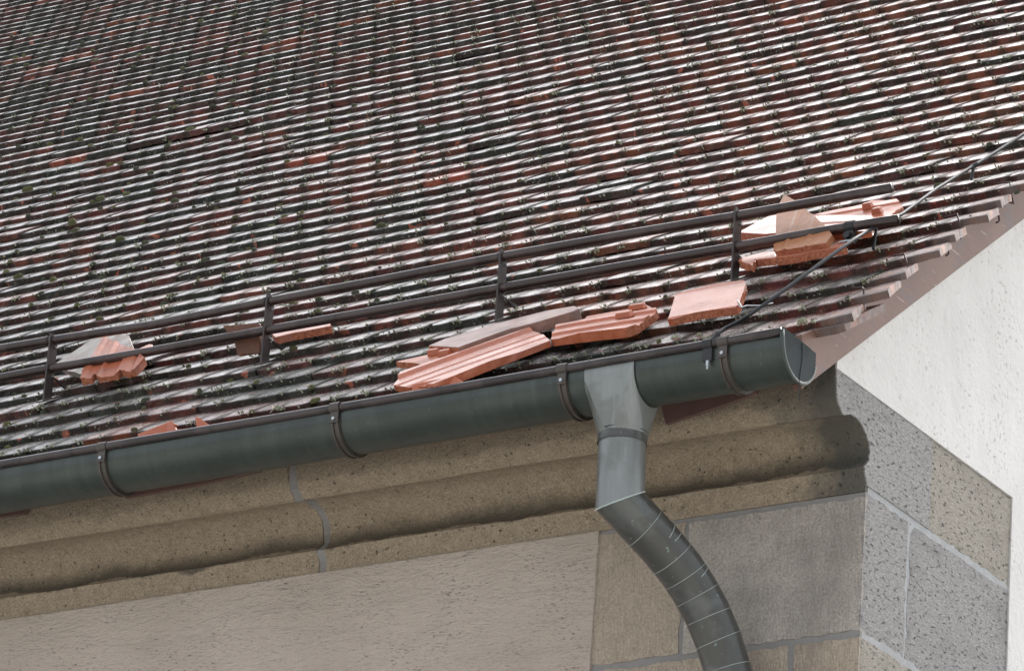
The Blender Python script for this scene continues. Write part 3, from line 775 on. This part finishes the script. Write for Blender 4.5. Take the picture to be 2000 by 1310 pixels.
# brackets
def bracket(x, parent):
    wd = .024
    b_ = G()
    ro = rg + .0035
    # strap below the gutter with two raised flanges
    for dx, w2, r2 in ((0, wd, ro), (-.0075, .005, ro + .0035), (.0075, .005, ro + .0035)):
        P1 = gprof(r2, 8, 165, 30); P2 = gprof(rg + .0004, 8, 165, 30)[::-1]
        b_.sweepx(P1 + P2, [x + dx - w2 / 2, x + dx + w2 / 2])
    o = b_.build('bracket', BRK, parent, origin=(x, yc, zc)); autosmooth(o, 30)
    # clip over the rim
    c_ = G(); n = 18; P1 = [(YB - .0132 * math.cos(R(a)), ZBd + .0132 * math.sin(R(a))) for a in np.linspace(-75, 165, n)]
    P2 = [(YB - .0108 * math.cos(R(a)), ZBd + .0108 * math.sin(R(a))) for a in np.linspace(-75, 165, n)][::-1]
    c_.sweepx(P1 + P2, [x - .0135, x + .0135]); 
    # tongue down the front to the rivet
    c_.box(x - .011, x + .011, yc - rg - .0075, yc - rg - .004, .172, .2)
    o2 = c_.build('rim_clip', BRK, o); autosmooth(o2, 30)
    rv = G(); rv.tube([(x, yc - rg - .0065, .181), (x, yc - rg - .0125, .181)], .0042, 10); rv.build('rivet', GALV, o)
    return o
BX = [float(up(u_, v_, 1, YB)[0]) for u_, v_ in ((201, 880), (656, 803), (1100, 727), (1414, 674))]
for x in BX + [BX[0] - .58, BX[0] - 1.2]: bracket(x, GT)
# outlet funnel
XO = float(up(1213, 900, 1, yc)[0])
fn = G(); nb_ = 48; hx = .064; ra_ = rg + .003
arc = []
for a in np.linspace(12, 128, 15):
    arc.append((yc - ra_ * math.cos(R(a)), zc - ra_ * math.sin(R(a))))
circ = [Vector((XO + .0565 * math.cos(2 * math.pi * i / nb_), yc + .0565 * math.sin(2 * math.pi * i / nb_), .052)) for i in range(nb_)]
arR = [Vector((XO + hx, y, z)) for y, z in arc]; arL = [Vector((XO - hx - .004, y, z)) for y, z in arc]
vs = circ + arR + arL; iR = nb_; iL = nb_ + len(arc); fs = []
q = nb_ // 4
fs.append((iL, iR, 3 * q - 2)); fs.append((iL + 14, iR + 14, q))                         # front and back triangles
for i in range(3 * q - 2, 4 * q - 1): fs.append((iR, i, i + 1))
fs.append((iR, 4 * q - 1, 0))
for i in range(14): fs.append((iR + i, 0, iR + i + 1))
for i in range(0, q): fs.append((iR + 14, i, i + 1))
for i in range(q, 2 * q): fs.append((iL + 14, i, i + 1))
for i in range(14): fs.append((iL + i, 2 * q, iL + i + 1))
for i in range(2 * q, 3 * q - 2): fs.append((iL, i, i + 1))
fn.add(vs, fs); o = fn.build('outlet_funnel', ZINC, GT); autosmooth(o, 9)
# front saddle plate climbing to the rim
sp = G(); P1 = [(yc - (rg + .0028) * math.cos(R(a)), zc - (rg + .0028) * math.sin(R(a))) for a in np.linspace(-10, 62, 16)]
P2 = [(yc - (rg + .0008) * math.cos(R(a)), zc - (rg + .0008) * math.sin(R(a))) for a in np.linspace(-10, 62, 16)][::-1]
sp.sweepx(P1 + P2, list(np.linspace(XO - .067, XO + .0635, 6))); o = sp.build('outlet_saddle', ZINC, GT); autosmooth(o, 30)
cr = G(); cr.tube([(XO + .0645, yc - (rg + .0022) * math.cos(R(a)), zc - (rg + .0022) * math.sin(R(a))) for a in np.linspace(-6, 88, 24)], .0011, 6); cr.build('saddle_seam', BLACKM, GT)

# ------------------------------------------------------------------ downpipe
DP = empty('downpipe', (XO, yc, 0), 'round metal downpipe with soldered bends leading from the gutter back to the wall', 'downpipe')
E1 = Vector(up(1211, 978, 1, yc + .005))
path = [E1] + [Vector(up(u_, v_, 1, y_)) for u_, v_, y_ in ((1254, 1024, -.310), (1294, 1067, -.262), (1329, 1110, -.218), (1355, 1149, -.184), (1380, 1194, -.152), (1404, 1251, -.120), (1422, 1310, -.096), (1437, 1370, -.082))]
path += [path[-1] + Vector((.01, .0, -.2)), path[-1] + Vector((.01, 0, GZ - path[-1].z + .02))]
t1 = G(); t1.tube([Vector((XO, yc, .056)), Vector((XO, yc + .002, 0)), E1 + (Vector((0, 0, 0)))], .0545, 40, caps=False)
# mitre the end ring of the straight section
dirn = ((E1 - Vector((XO, yc, .05))).normalized() + (path[1] - E1).normalized()).normalized()
vs = t1.v; n = 40
for i in range(n):
    p = Vector(vs[2 * n + i]); axd = Vector((0, 0, -1)); dd = (E1 - p).dot(dirn) / axd.dot(dirn); vs[2 * n + i] = tuple(p + axd * dd)
o = t1.build('upper_section', ZINC, DP, smooth=True)
t2 = G(); t2.tube(path, .0538, 40, caps=False)
vs = t2.v; ax2 = (path[1] - path[0]).normalized()
for i in range(n):
    p = Vector(vs[i]); dd = (E1 - p).dot(dirn) / ax2.dot(dirn); vs[i] = tuple(p + ax2 * dd)
t2.build('swan_neck', ZINCD, DP, smooth=True)
# mitre lip
lip = G(); ringp = [Vector(t1.v[2 * n + i]) for i in range(n)]
lip.tube([E1 + (p - E1) * 1.012 for p in ringp] + [E1 + (ringp[0] - E1) * 1.012], .0018, 8, caps=False, mitre=False); lip.build('mitre_seam', SEAM, DP, smooth=True)
cb = G(); cb.tube([(XO, yc, .060), (XO, yc, .034)], .0568, 40, caps=False); o = cb.build('collar', ZINCD, DP, smooth=True)
cb = G(); cb.tube([(XO + .0572 * math.cos(a), yc + .0572 * math.sin(a), .060) for a in np.linspace(0, 2 * math.pi, 41)], .0012, 6, caps=False); cb.build('collar_seam', BLACKM, DP)
# soldered rings around the swan neck
def path_at(d):
    acc = 0
    for a, b_ in zip(path, path[1:]):
        L = (b_ - a).length
        if acc + L >= d: return a.lerp(b_, (d - acc) / L), (b_ - a).normalized()
        acc += L
    return path[-1], (path[-1] - path[-2]).normalized()
dd_ = [.085, .128, .148, .178, .228, .242, .280, .335, .392, .46, .56]
for i, d in enumerate(dd_):
    c_, t_ = path_at(d)
    tl = (t_ + Vector((.0, .10 * (1 if i % 2 else -1), .12))).normalized() if i not in (3, 4, 6, 7, 8, 9) else t_
    a_ = tl.cross(Vector((1, 0, 0))).normalized(); b_ = tl.cross(a_)
    rg_ = G(); full = i in (0, 3, 4, 6, 7, 8, 9, 10)
    a0, a1 = (0, 2 * math.pi) if full else (R(150), R(290))
    pts = []
    for an in np.linspace(a0, a1, 44):
        d_ = a_ * math.cos(an) + b_ * math.sin(an); d_ = d_ - t_ * d_.dot(t_)
        v_ = a_ * math.cos(an) + b_ * math.sin(an)
        # stretch the tilted ring on to the cylinder
        rad = .0541 / max(.2, (v_ - t_ * v_.dot(t_)).length); pts.append(c_ + v_ * rad)
    rg_.tube(pts, (.0008 if full else .0012), 6, caps=not full, mitre=False); rg_.build('solder_ring', RING, DP, smooth=True)

# ------------------------------------------------------------------ snow guard
YP = .104
SG = empty('snow_guard', tuple(onroof(512, 708)), 'brown double pipe snow guard on flat iron posts across the lower roof', 'snow guard')
upper = [(0, 681), (84, 667), (300, 634), (516, 590.5), (745, 547), (977, 502), (1200, 462), (1432, 423), (1600, 393), (1742, 367)]
lower = [(0, 738), (84, 722), (300, 685), (516, 646), (745, 605), (977, 563), (1200, 523), (1432, 483), (1600, 453), (1755, 428)]
def ext(pl):
    a, b_ = Vector(up(*pl[0], 1, YP)), Vector(up(*pl[2], 1, YP)); d = (a - b_).normalized(); return [a + d * 3.2, ] + [Vector(up(u_, v_, 1, YP)) for u_, v_ in pl]
def rail(name, pl):
    P_ = ext(pl); t_ = G(); t_.tube(P_, .0118, 16, caps=False)
    # hollow end: inner tube
    e = P_[-1]; d = (P_[-2] - e).normalized()
    t_.tube([e, e + d * .06], .0095, 16, caps=False)
    n = 16; k0 = (len(P_) - 1) * n; k1 = len(P_) * n
    for j in range(n): t_.f.append((k0 + j, k0 + (j + 1) % n, k1 + (j + 1) % n, k1 + j))
    dsk = len(t_.v); t_.add([e + d * .055 + Vector((0, math.cos(a), math.sin(a))) * .0094 for a in np.linspace(0, 2 * math.pi, 17)[:-1]], [tuple(range(16))])
    return t_.build(name, GUARD, SG, smooth=True)
rail('upper_pipe', upper); rail('lower_pipe', lower)
posts = [(87, 783, 654), (512, 710, 573), (970, 627, 488), (1431, 549, 406)]
pr_ = random.Random(2)
def lerp_pl(pl, u_):
    return float(np.interp(u_, [p[0] for p in pl], [p[1] for p in pl]))
for (u_, vb, vt) in posts + [(-345, 860, 735)]:
    foot = up(u_, vb, 1, YP - .012); zt = up(u_, vt, 1, YP - .012)[2]; x = foot[0]; zb = foot[2]
    p_ = G()
    yf = YP - .016; yb_ = YP + .016
    # flat bar standing in the y-z plane with a pointed top
    p_.prism([(x, yf, zb), (x, yf, zt), (x, yf + .008, zt + .001), (x, yb_, zt - .012), (x, yb_, zb + .02)], (-.0045, 0, 0))
    # thin front flange
    po = p_.build('post', POST, SG, origin=(x, YP, zb))
    fp = G(); fp.prism([(x - .016, yf - .008, zb - .008), (x + .014, yf - .008, zb - .008), (x + .014, YP + .03, zb + .026), (x - .016, YP + .03, zb + .026)], (0, -.002, .003))
    fp.build('foot_plate', POST, po)
    br = G(); zl = up(u_, lerp_pl(lower, u_) + 8, 1, YP)[2]
    br.prism([(x + .002, YP + .004, zl - .012), (x + .002, YP + .018, zl - .012), (x + .002, YP + .075, surf(YP + .075) + .006), (x + .002, YP + .060, surf(YP + .06) + .004)], (.004, 0, 0))
    br.build('brace', POST, po)
    for pl in (upper, lower):
        c_ = Vector(up(u_ + 4, lerp_pl(pl, u_ + 4), 1, YP)); co_ = G(); co_.tube([c_ + Vector((.002, 0, 0)), c_ + Vector((.010, 0, 0))], .0138, 14); co_.build('collar', GUARD, po)
        sc = G(); q_ = Vector((x + .0005, yf + .022, c_.z - .020)); sc.tube([q_, q_ + Vector((.004, 0, 0))], .003, 8); sc.build('bolt', GALV, po)

# ------------------------------------------------------------------ lightning conductor
LC = empty('lightning_conductor', tuple(onroof(1640, 485, .05)), 'thin grey lightning conductor wire running from the gutter rim up over the verge corner', 'lightning conductor')
cpix = [(1397, 660, None), (1404, 650, None), (1416, 641, .012), (1440, 629, .02), (1468, 612, .035), (1520, 575, .05), (1580, 531, .06), (1640, 487, .07), (1668, 467, .07), (1715, 440, .045),
        (1762, 418, .035), (1830, 368, .03), (1900, 325, .028), (1950, 294, .028), (2010, 255, .028), (2120, 184, .028), (2400, 10, .028), (2700, -180, .028)]
cp_ = []
for (u_, v_, h_) in cpix:
    cp_.append(Vector(up(u_, v_, 1, YB + (.0 if v_ > 655 else .004))) if h_ is None else Vector(onroof(u_, v_, h_)))
cg = G(); cg.tube(cp_, .0042, 10); cg.build('wire', CABLE, LC, smooth=True)
# clamp on the gutter rim
cx = float(up(1384, 684, 1, YB)[0])
k_ = G(); n = 18; P1 = [(YB - .0135 * math.cos(R(a)), ZBd + .0135 * math.sin(R(a))) for a in np.linspace(-80, 150, n)]; P2 = [(YB - .011 * math.cos(R(a)), ZBd + .011 * math.sin(R(a))) for a in np.linspace(-80, 150, n)][::-1]
k_.sweepx(P1 + P2, [cx - .012, cx + .012]); k_.box(cx - .012, cx + .012, YB - .006, YB - .001, ZBd - .042, ZBd - .010)
k_.build('rim_clamp', BLACKM, LC)
bt = G(); bt.tube([(cx + .002, YB - .004, ZBd - .042), (cx + .002, YB - .004, ZBd - .054)], .0045, 8); bt.tube([(cx + .002, YB - .004, ZBd - .054), (cx + .002, YB - .004, ZBd - .062)], .003, 8); bt.build('clamp_bolt', GALV, LC)
bt = G(); c0 = cp_[0]; bt.tube([c0 + Vector((-.006, -.002, -.012)), c0 + Vector((.004, .004, .008))], .0085, 12); bt.tube([c0 + Vector((-.018, 0, -.006)), c0 + Vector((-.006, 0, -.004))], .005, 8); bt.build('wire_connector', BLACKM, LC)
# clamp on the lower pipe
pc = Vector(up(1662, 443, 1, YP)); wc = cp_[8]
k_ = G(); k_.tube([pc + Vector((-.012, 0, 0)), pc + Vector((.012, 0, 0))], .0150, 14)
k_.prism([pc + Vector((-.010, -.008, -.01)), pc + Vector((.010, -.008, -.01)), pc + Vector((.014, -.006, -.038)), pc + Vector((-.014, -.006, -.038))], (0, .014, 0))
k_.tube([pc + Vector((-.002, -.018, -.026)), pc + Vector((-.002, .012, -.026))], .0085, 12)
k_.tube([pc + Vector((-.018, -.004, -.022)), pc + Vector((.014, -.004, -.022))], .004, 8)
k_.build('pipe_clamp', BLACKM, LC)
k_ = G(); k_.box(pc.x - .022, pc.x + .012, pc.y - .016, pc.y + .004, pc.z - .043, pc.z - .040); k_.build('clamp_plate', GALV, LC)
for (u_, v_, hh_) in ((1712, 442, .045), (1902, 324, .028)):
    a = Vector(onroof(u_, v_, hh_)); b_ = Vector((a.x, a.y - .01, surf(a.y - .01) + .002)); k_ = G(); k_.tube([a, b_], .004, 8); k_.tube([a + Vector((-.007, -.006, -.006)), a + Vector((.007, .006, .006))], .0062, 10); k_.build('wire_holder', BLACKM, LC)

# ------------------------------------------------------------------ loose tiles
def shard(name, label, cat, group, pts, plane, th, mat, ribdir=None, profile=None, brk=(), bevelw=.0012, jag=.0022, backdir=None, nibs=(), lift_fn=None):
    """pts: outline of the visible top face (photo positions laid on the plane); plane: three (u,v,h) or ('y',val,tilt)"""
    if plane[0] == 'y':
        P0 = Vector(up(pts[0][0], pts[0][1], 1, plane[1])); nrm = Vector((plane[3] if len(plane) > 3 else 0, -1, plane[2])).normalized()
    else:
        a, b_, c_ = [Vector(onroof(*p)) for p in plane]; P0 = a; nrm = (b_ - a).cross(c_ - a).normalized()
    view = Vector(CAM) - P0
    if nrm.dot(view) < 0: nrm = -nrm
    def on(u_, v_):
        d = Vector(ray(u_, v_)); o_ = Vector(CAM); t_ = (P0 - o_).dot(nrm) / d.dot(nrm); return o_ + d * t_
    poly = [on(*p) for p in pts]
    if ribdir: ex = (on(*ribdir[1]) - on(*ribdir[0])).normalized()
    else: ex = (poly[1] - poly[0]).normalized()
    ey = nrm.cross(ex).normalized(); cen = sum(poly, Vector()) / len(poly)
    loc = [((p - cen).dot(ex), (p - cen).dot(ey)) for p in poly]
    rg_ = random.Random(hash(len(pts)) + int(pts[0][0]))
    # jag the broken edges
    out = []; n = len(loc); edgebrk = []
    for i in range(n):
        a, b_ = loc[i], loc[(i + 1) % n]; out.append(a); L = math.dist(a, b_)
        if i in brk:
            m_ = max(2, int(L / .007))
            for j in range(1, m_):
                f = j / m_; nx_, ny_ = (b_[1] - a[1]) / L, -(b_[0] - a[0]) / L; q_ = rg_.uniform(-jag, jag)
                out.append((a[0] + (b_[0] - a[0]) * f + nx_ * q_, a[1] + (b_[1] - a[1]) * f + ny_ * q_))
    bm = bmesh.new(); vs = [bm.verts.new((x_, y_, 0)) for x_, y_ in out]; bm.faces.new(vs)
    lo = min(p[1] for p in out); hi = max(p[1] for p in out)
    prof = None
    if profile:
        for t_, h_ in profile:
            yv = lo + (hi - lo) * t_
            bmesh.ops.bisect_plane(bm, geom=bm.verts[:] + bm.edges[:] + bm.faces[:], plane_co=(0, yv, 0), plane_no=(0, 1, 0), dist=1e-6)
        prof = lambda y_: float(np.interp((y_ - lo) / (hi - lo), [p[0] for p in profile], [p[1] for p in profile]))
    L0 = min(p[0] for p in out); L1 = max(p[0] for p in out)
    for q_ in np.arange(L0 + .03, L1, .03):
        bmesh.ops.bisect_plane(bm, geom=bm.verts[:] + bm.edges[:] + bm.faces[:], plane_co=(q_, 0, 0), plane_no=(1, 0, 0), dist=1e-6)
    bm.normal_update()
    for f in bm.faces:
        if f.normal.z < 0: f.normal_flip()
    bm.verts.index_update()
    V = []; F_ = []; MI = []
    def w3(x_, y_, z_): return ex * x_ + ey * y_ + nrm * z_
    def camb(x_): return 0.0014 * (1 - ((x_ - L0) / (L1 - L0) * 2 - 1) ** 2) if (L1 - L0) > .2 else 0
    for v in bm.verts: V.append(w3(v.co.x, v.co.y, (prof(v.co.y) if prof else 0) + camb(v.co.x) - camb((L0 + L1) / 2)))
    nb = len(V)
    for v in bm.verts:
        onb = any(len(e.link_faces) == 1 for e in v.link_edges)
        V.append(w3(v.co.x + (rg_.uniform(-.002, .002) if onb and brk else 0), v.co.y + (rg_.uniform(-.002, .002) if onb and brk else 0), -th + camb(v.co.x) - camb((L0 + L1) / 2)))
    for f in bm.faces:
        idx = [v.index for v in f.verts]; F_.append(tuple(idx)); MI.append(0); F_.append(tuple(i + nb for i in idx[::-1])); MI.append(0)
    for e in bm.edges:
        if len(e.link_faces) == 1:
            l_ = e.link_loops[0]; a, b_ = l_.vert.index, l_.link_loop_next.vert.index
            F_.append((b_, a, a + nb, b_ + nb))
            mid = (bm.verts[:][a].co + bm.verts[:][b_].co) / 2
            isb = False
            for i in brk:
                p, q_ = loc[i], loc[(i + 1) % n]; L = math.dist(p, q_); d_ = abs((q_[0] - p[0]) * (p[1] - mid.y) - (p[0] - mid.x) * (q_[1] - p[1])) / L
                if d_ < jag * 1.3: isb = True
            MI.append(1 if isb else 0)
    bm.free()
    me = bpy.data.meshes.new(name); me.from_pydata(V, [], F_); me.update(); me.materials.append(mat); me.materials.append(BROKEN)
    me.polygons.foreach_set('material_index', MI)
    bm = bmesh.new(); bm.from_mesh(me); bmesh.ops.recalc_face_normals(bm, faces=bm.faces); bm.to_mesh(me); bm.free()
    o = bpy.data.objects.new(name, me); C.objects.link(o); o.location = cen; tag(o, label, cat, group)
    if bevelw: bevel(o, bevelw, 1)
    for (p1, p2, wid, hgt) in nibs:
        a, b_ = on(*p1) - cen, on(*p2) - cen; d = (b_ - a).normalized(); s_ = nrm.cross(d).normalized() * wid
        nv = [a + s_, a - s_, b_ - s_, b_ + s_]
        tp = [p + nrm * hgt + (p - (a + b_) / 2) * -.18 for p in nv]
        g_ = G(); g_.add([p + cen for p in nv + tp], [(3, 2, 1, 0), (4, 5, 6, 7), (0, 1, 5, 4), (1, 2, 6, 5), (2, 3, 7, 6), (3, 0, 4, 7)])
        no = g_.build('nib', mat, o, origin=tuple((a + b_) / 2 + cen)); bevel(no, .0015, 2)
    return o
GRP = 'broken and loose tiles lying on the lower roof'
CAT = 'roof tile'
# left pile behind the snow guard
shard('loose_roof_tile', 'grey weathered tile behind the ribbed orange one, beside the leftmost snow guard post', CAT, GRP,
      [(107, 711), (181, 661), (213, 653), (251, 654), (260, 679), (243, 722), (161, 731), (132, 724)], [(161, 731, .030), (251, 654, .062), (107, 711, .032)], .014, GREYC, ((132, 724), (213, 655)),
      [(0, 0), (.2, .001), (.25, .004), (.32, .001), (.55, 0), (.6, .003), (.68, 0), (1, .001)])
shard('broken_roof_tile', 'orange ribbed broken tile with notched lower edge, leaning behind the pipes near the left edge', CAT, GRP,
      [(204, 657), (263, 682), (283, 700), (263, 722), (245, 726), (235, 722), (228, 729), (190, 736), (184, 726), (178, 737), (158, 741), (162, 726), (181, 696)], [(158, 741, .045), (204, 657, .088), (263, 722, .050)], .017, ORANGE,
      ((165, 735), (204, 662)), [(0, .004), (.12, .004), (.16, -.002), (.2, .003), (.38, .003), (.42, -.003), (.62, -.003), (.68, .005), (.74, -.002), (.86, .0), (.9, .005), (1, .005)], brk=(0, 3, 4, 5, 6, 7, 8, 9))
shard('tile_fragment', 'small orange fragment just right of the leaning ribbed tile', CAT, GRP,
      [(262, 685), (293, 671), (299, 675), (290, 683), (278, 692)], [(262, 685, .04), (293, 671, .04), (278, 692, .035)], .014, ORANGE, brk=(0, 1, 2))
shard('tile_fragment', 'tiny rust brown fragment at the foot of the leftmost snow guard post', CAT, GRP,
      [(97, 738), (107, 736), (112, 747), (98, 752)], [(97, 738, .03), (107, 736, .03), (98, 752, .012)], .012, DARKC, brk=(0, 1, 2))
# second post
shard('broken_roof_tile', 'dark brown tile standing upright against the second snow guard post', CAT, GRP,
      [(435, 636), (506, 631), (507, 690), (464, 693), (457, 668), (446, 654)], ['y', .115, -.22, .1], .016, DARKC, brk=(3, 4, 5), jag=.0015)
shard('tile_fragment', 'flat orange sliver with a jagged broken edge, right of the second snow guard post', CAT, GRP,
      [(530, 650), (590, 637), (642, 627), (646, 635), (606, 644), (573, 650), (538, 658)], [(530, 650, .035), (642, 627, .035), (573, 650, .038)], .019, ORANGE, brk=(2, 3, 4))
# in the gutter on the left
shard('tile_fragment', 'orange fragment with a dark stripe and rolled edge standing in the gutter at left', CAT, GRP,
      [(268, 847), (334, 821), (328, 875), (274, 880)], ['y', -.375, .1, .15], .012, ORANGE2, brk=(3,))
shard('tile_fragment', 'rounded orange fragment leaning at the right of the striped one in the gutter', CAT, GRP,
      [(326, 826), (333, 821), (340, 826), (339, 838), (358, 838), (362, 850), (360, 875), (326, 878)], ['y', -.362, .1, -.2], .012, ORANGE, brk=(4,))
shard('tile_fragment', 'pointed orange fragment sticking up out of the gutter on its own', CAT, GRP,
      [(381, 814), (389, 815), (414, 833), (418, 862), (388, 868), (384, 835)], ['y', -.372, .1, .3], .012, ORANGE, brk=(2, 3))
# centre group
shard('loose_roof_tile', 'long grey brown flat tile, uppermost of the centre group', CAT, GRP,
      [(836, 674), (868, 661), (968, 632), (1066, 606), (1122, 596), (1131, 601), (1120, 607), (1044, 630), (995, 642), (894, 677), (862, 675)], [(836, 674, .045), (1122, 596, .045), (894, 677, .046)], .027, BROWNC, brk=(9, 10), jag=.001)
shard('broken_roof_tile', 'broken orange tile with two nibs, partly under the long ribbed tile', CAT, GRP,
      [(773, 706), (837, 692), (896, 682), (905, 688), (829, 712), (803, 708)], [(773, 706, .030), (896, 682, .030), (829, 712, .031)], .016, ORANGE, brk=(3, 4, 5), jag=.003,
      nibs=[((838, 694), (858, 691), .008, .014), ((858, 696), (880, 692), .008, .014)])
shard('loose_roof_tile', 'long whole orange tile with grooves and a glossy sheen, its lower end at the gutter', CAT, GRP,
      [(768, 750), (782, 729), (900, 689), (1034, 641), (1061, 652), (1074, 663), (886, 737), (846, 752), (790, 754)], [(782, 729, .030), (1034, 641, .036), (887, 738, .034)], .016, ORANGE2,
      ((795, 745), (1060, 650)), [(0, .004), (.07, .005), (.11, -.001), (.3, 0), (.33, -.003), (.38, 0), (.52, .0), (.56, -.003), (.6, 0), (.84, -.002), (.9, .005), (1, .005)], brk=(0,), jag=.001)
shard('broken_roof_tile', 'narrow orange piece with an angled end wedged at the gutter rim in the centre', CAT, GRP,
      [(804, 750), (882, 734), (888, 735), (908, 747), (905, 775), (808, 785)], ['y', -.433, .12, .05], .010, ORANGE, brk=(), jag=.001)
shard('broken_roof_tile', 'deeply ribbed orange tile with step shaped broken right end, right of the long orange tile', CAT, GRP,
      [(1075, 661), (1087, 634), (1143, 621), (1146, 618), (1227, 604), (1262, 596), (1281, 601), (1279, 609), (1240, 637), (1222, 643)], [(1087, 634, .036), (1262, 596, .036), (1222, 643, .038)], .019, ORANGE,
      ((1090, 650), (1220, 628)), [(0, .005), (.1, .005), (.15, -.002), (.3, -.001), (.34, .004), (.44, .004), (.48, -.003), (.62, -.001), (.66, .004), (.75, .004), (.8, -.002), (1, .002)], brk=(5, 6, 7, 8),
      nibs=[((1205, 622), (1236, 617), .010, .014), ((1230, 606), (1262, 601), .008, .013)])
e_ = shard('loose_roof_tile', 'flat square pinkish orange tile with a wire hook, between the ribbed tile and the lightning wire', CAT, GRP,
      [(1304, 624), (1307, 616), (1319, 573), (1383, 560), (1403, 555), (1454, 548), (1456, 555), (1441, 597), (1437, 600), (1359, 612), (1315, 623)], [(1304, 624, .032), (1454, 548, .042), (1437, 600, .030)], .017, ORANGE2,
      ((1310, 622), (1437, 599)), [(0, 0), (.05, .003), (.12, 0), (.9, 0), (1, .003)], brk=(9, 8), jag=.0012)
wp = [Vector(onroof(u_, v_, h_)) for u_, v_, h_ in ((1440, 586, .034), (1446, 594, .036), (1449, 600, .036), (1458, 597, .03), (1482, 597, .02), (1510, 592, .012))]
wg = G(); wg.tube(wp, .0016, 6); wg.tube([wp[2], Vector(onroof(1443, 597, .03))], .0016, 6); wg.build('wire_hook', GALV, e_, smooth=True)
# right pile behind the guard
shard('broken_roof_tile', 'pale orange flat tile lying behind the rightmost post, left of the leaning tan tile', CAT, GRP,
      [(1441, 454), (1499, 423), (1516, 419), (1545, 420), (1540, 452), (1495, 457)], [(1441, 454, .042), (1516, 419, .046), (1495, 457, .042)], .020, ORANGE2, brk=(0,), jag=.0012)
shard('broken_roof_tile', 'orange tile with two raised nibs at the far right end of the right pile', CAT, GRP,
      [(1590, 421), (1685, 399), (1704, 392), (1753, 391), (1762, 402), (1740, 421), (1712, 428), (1610, 430)], [(1590, 421, .040), (1704, 392, .045), (1712, 428, .042)], .018, ORANGE,
      ((1600, 425), (1740, 400)), [(0, .002), (.3, .002), (.34, -.001), (.6, 0), (.64, .004), (.8, .004), (.85, 0), (1, .002)], brk=(3, 4, 5),
      nibs=[((1687, 410), (1706, 406), .008, .016), ((1705, 420), (1724, 416), .008, .016)])
shard('loose_roof_tile', 'smooth tile with a whitish wet sheen, just behind the end of the lower pipe', CAT, GRP,
      [(1584, 419), (1710, 421), (1713, 426), (1700, 450), (1618, 458), (1590, 440)], [(1584, 419, .052), (1710, 421, .046), (1618, 458, .050)], .016, ORANGE2,
      ((1590, 430), (1710, 424)), [(0, .003), (.06, .003), (.1, 0), (.5, 0), (.55, .003), (.6, 0), (.94, 0), (1, .003)])
shard('broken_roof_tile', 'pointed tan tile leaning on the lower pipe with its tip above the upper pipe', CAT, GRP,
      [(1531, 378), (1552, 391), (1571, 406), (1615, 443), (1625, 458), (1613, 473), (1565, 482), (1516, 490), (1510, 485), (1515, 458), (1516, 420), (1522, 397)], [(1531, 378, .118), (1615, 460, .060), (1512, 486, .052)], .015, TAN,
      ((1530, 480), (1560, 400)), [(0, 0), (.3, 0), (.34, .003), (.4, 0), (.6, 0), (.64, .004), (.7, 0), (1, 0)], brk=(5, 6, 7, 8), jag=.0018)
shard('tile_fragment', 'thick orange chunk with rough broken front, at the foot of the rightmost post', CAT, GRP,
      [(1441, 509), (1446, 503), (1490, 492), (1514, 490), (1514, 503), (1475, 507), (1468, 518)], [(1441, 509, .036), (1514, 490, .036), (1468, 518, .036)], .019, ORANGE, brk=(4, 5, 6), jag=.003)
shard('broken_roof_tile', 'long orange strip with crumbled front edge lying below the leaning tan tile', CAT, GRP,
      [(1514, 503), (1516, 488), (1592, 476), (1648, 464), (1652, 480), (1594, 489), (1560, 497)], [(1514, 503, .036), (1648, 464, .036), (1594, 489, .037)], .021, ORANGE, brk=(4, 5, 6), jag=.0028)
# twig
tw = G(); a = Vector(onroof(528, 806, .02)); b_ = Vector(onroof(540, 790, .045)); tw.tube([a, (a + b_) / 2 + Vector((.003, 0, .002)), b_], .0016, 6)
c_ = Vector(onroof(532, 792, .035)); tw.tube([a.lerp(b_, .4), c_], .001, 6)
tag(tw.build('twig', TWIG, smooth=True), 'tiny pale forked twig at the edge of the roof above the gutter', 'twig')
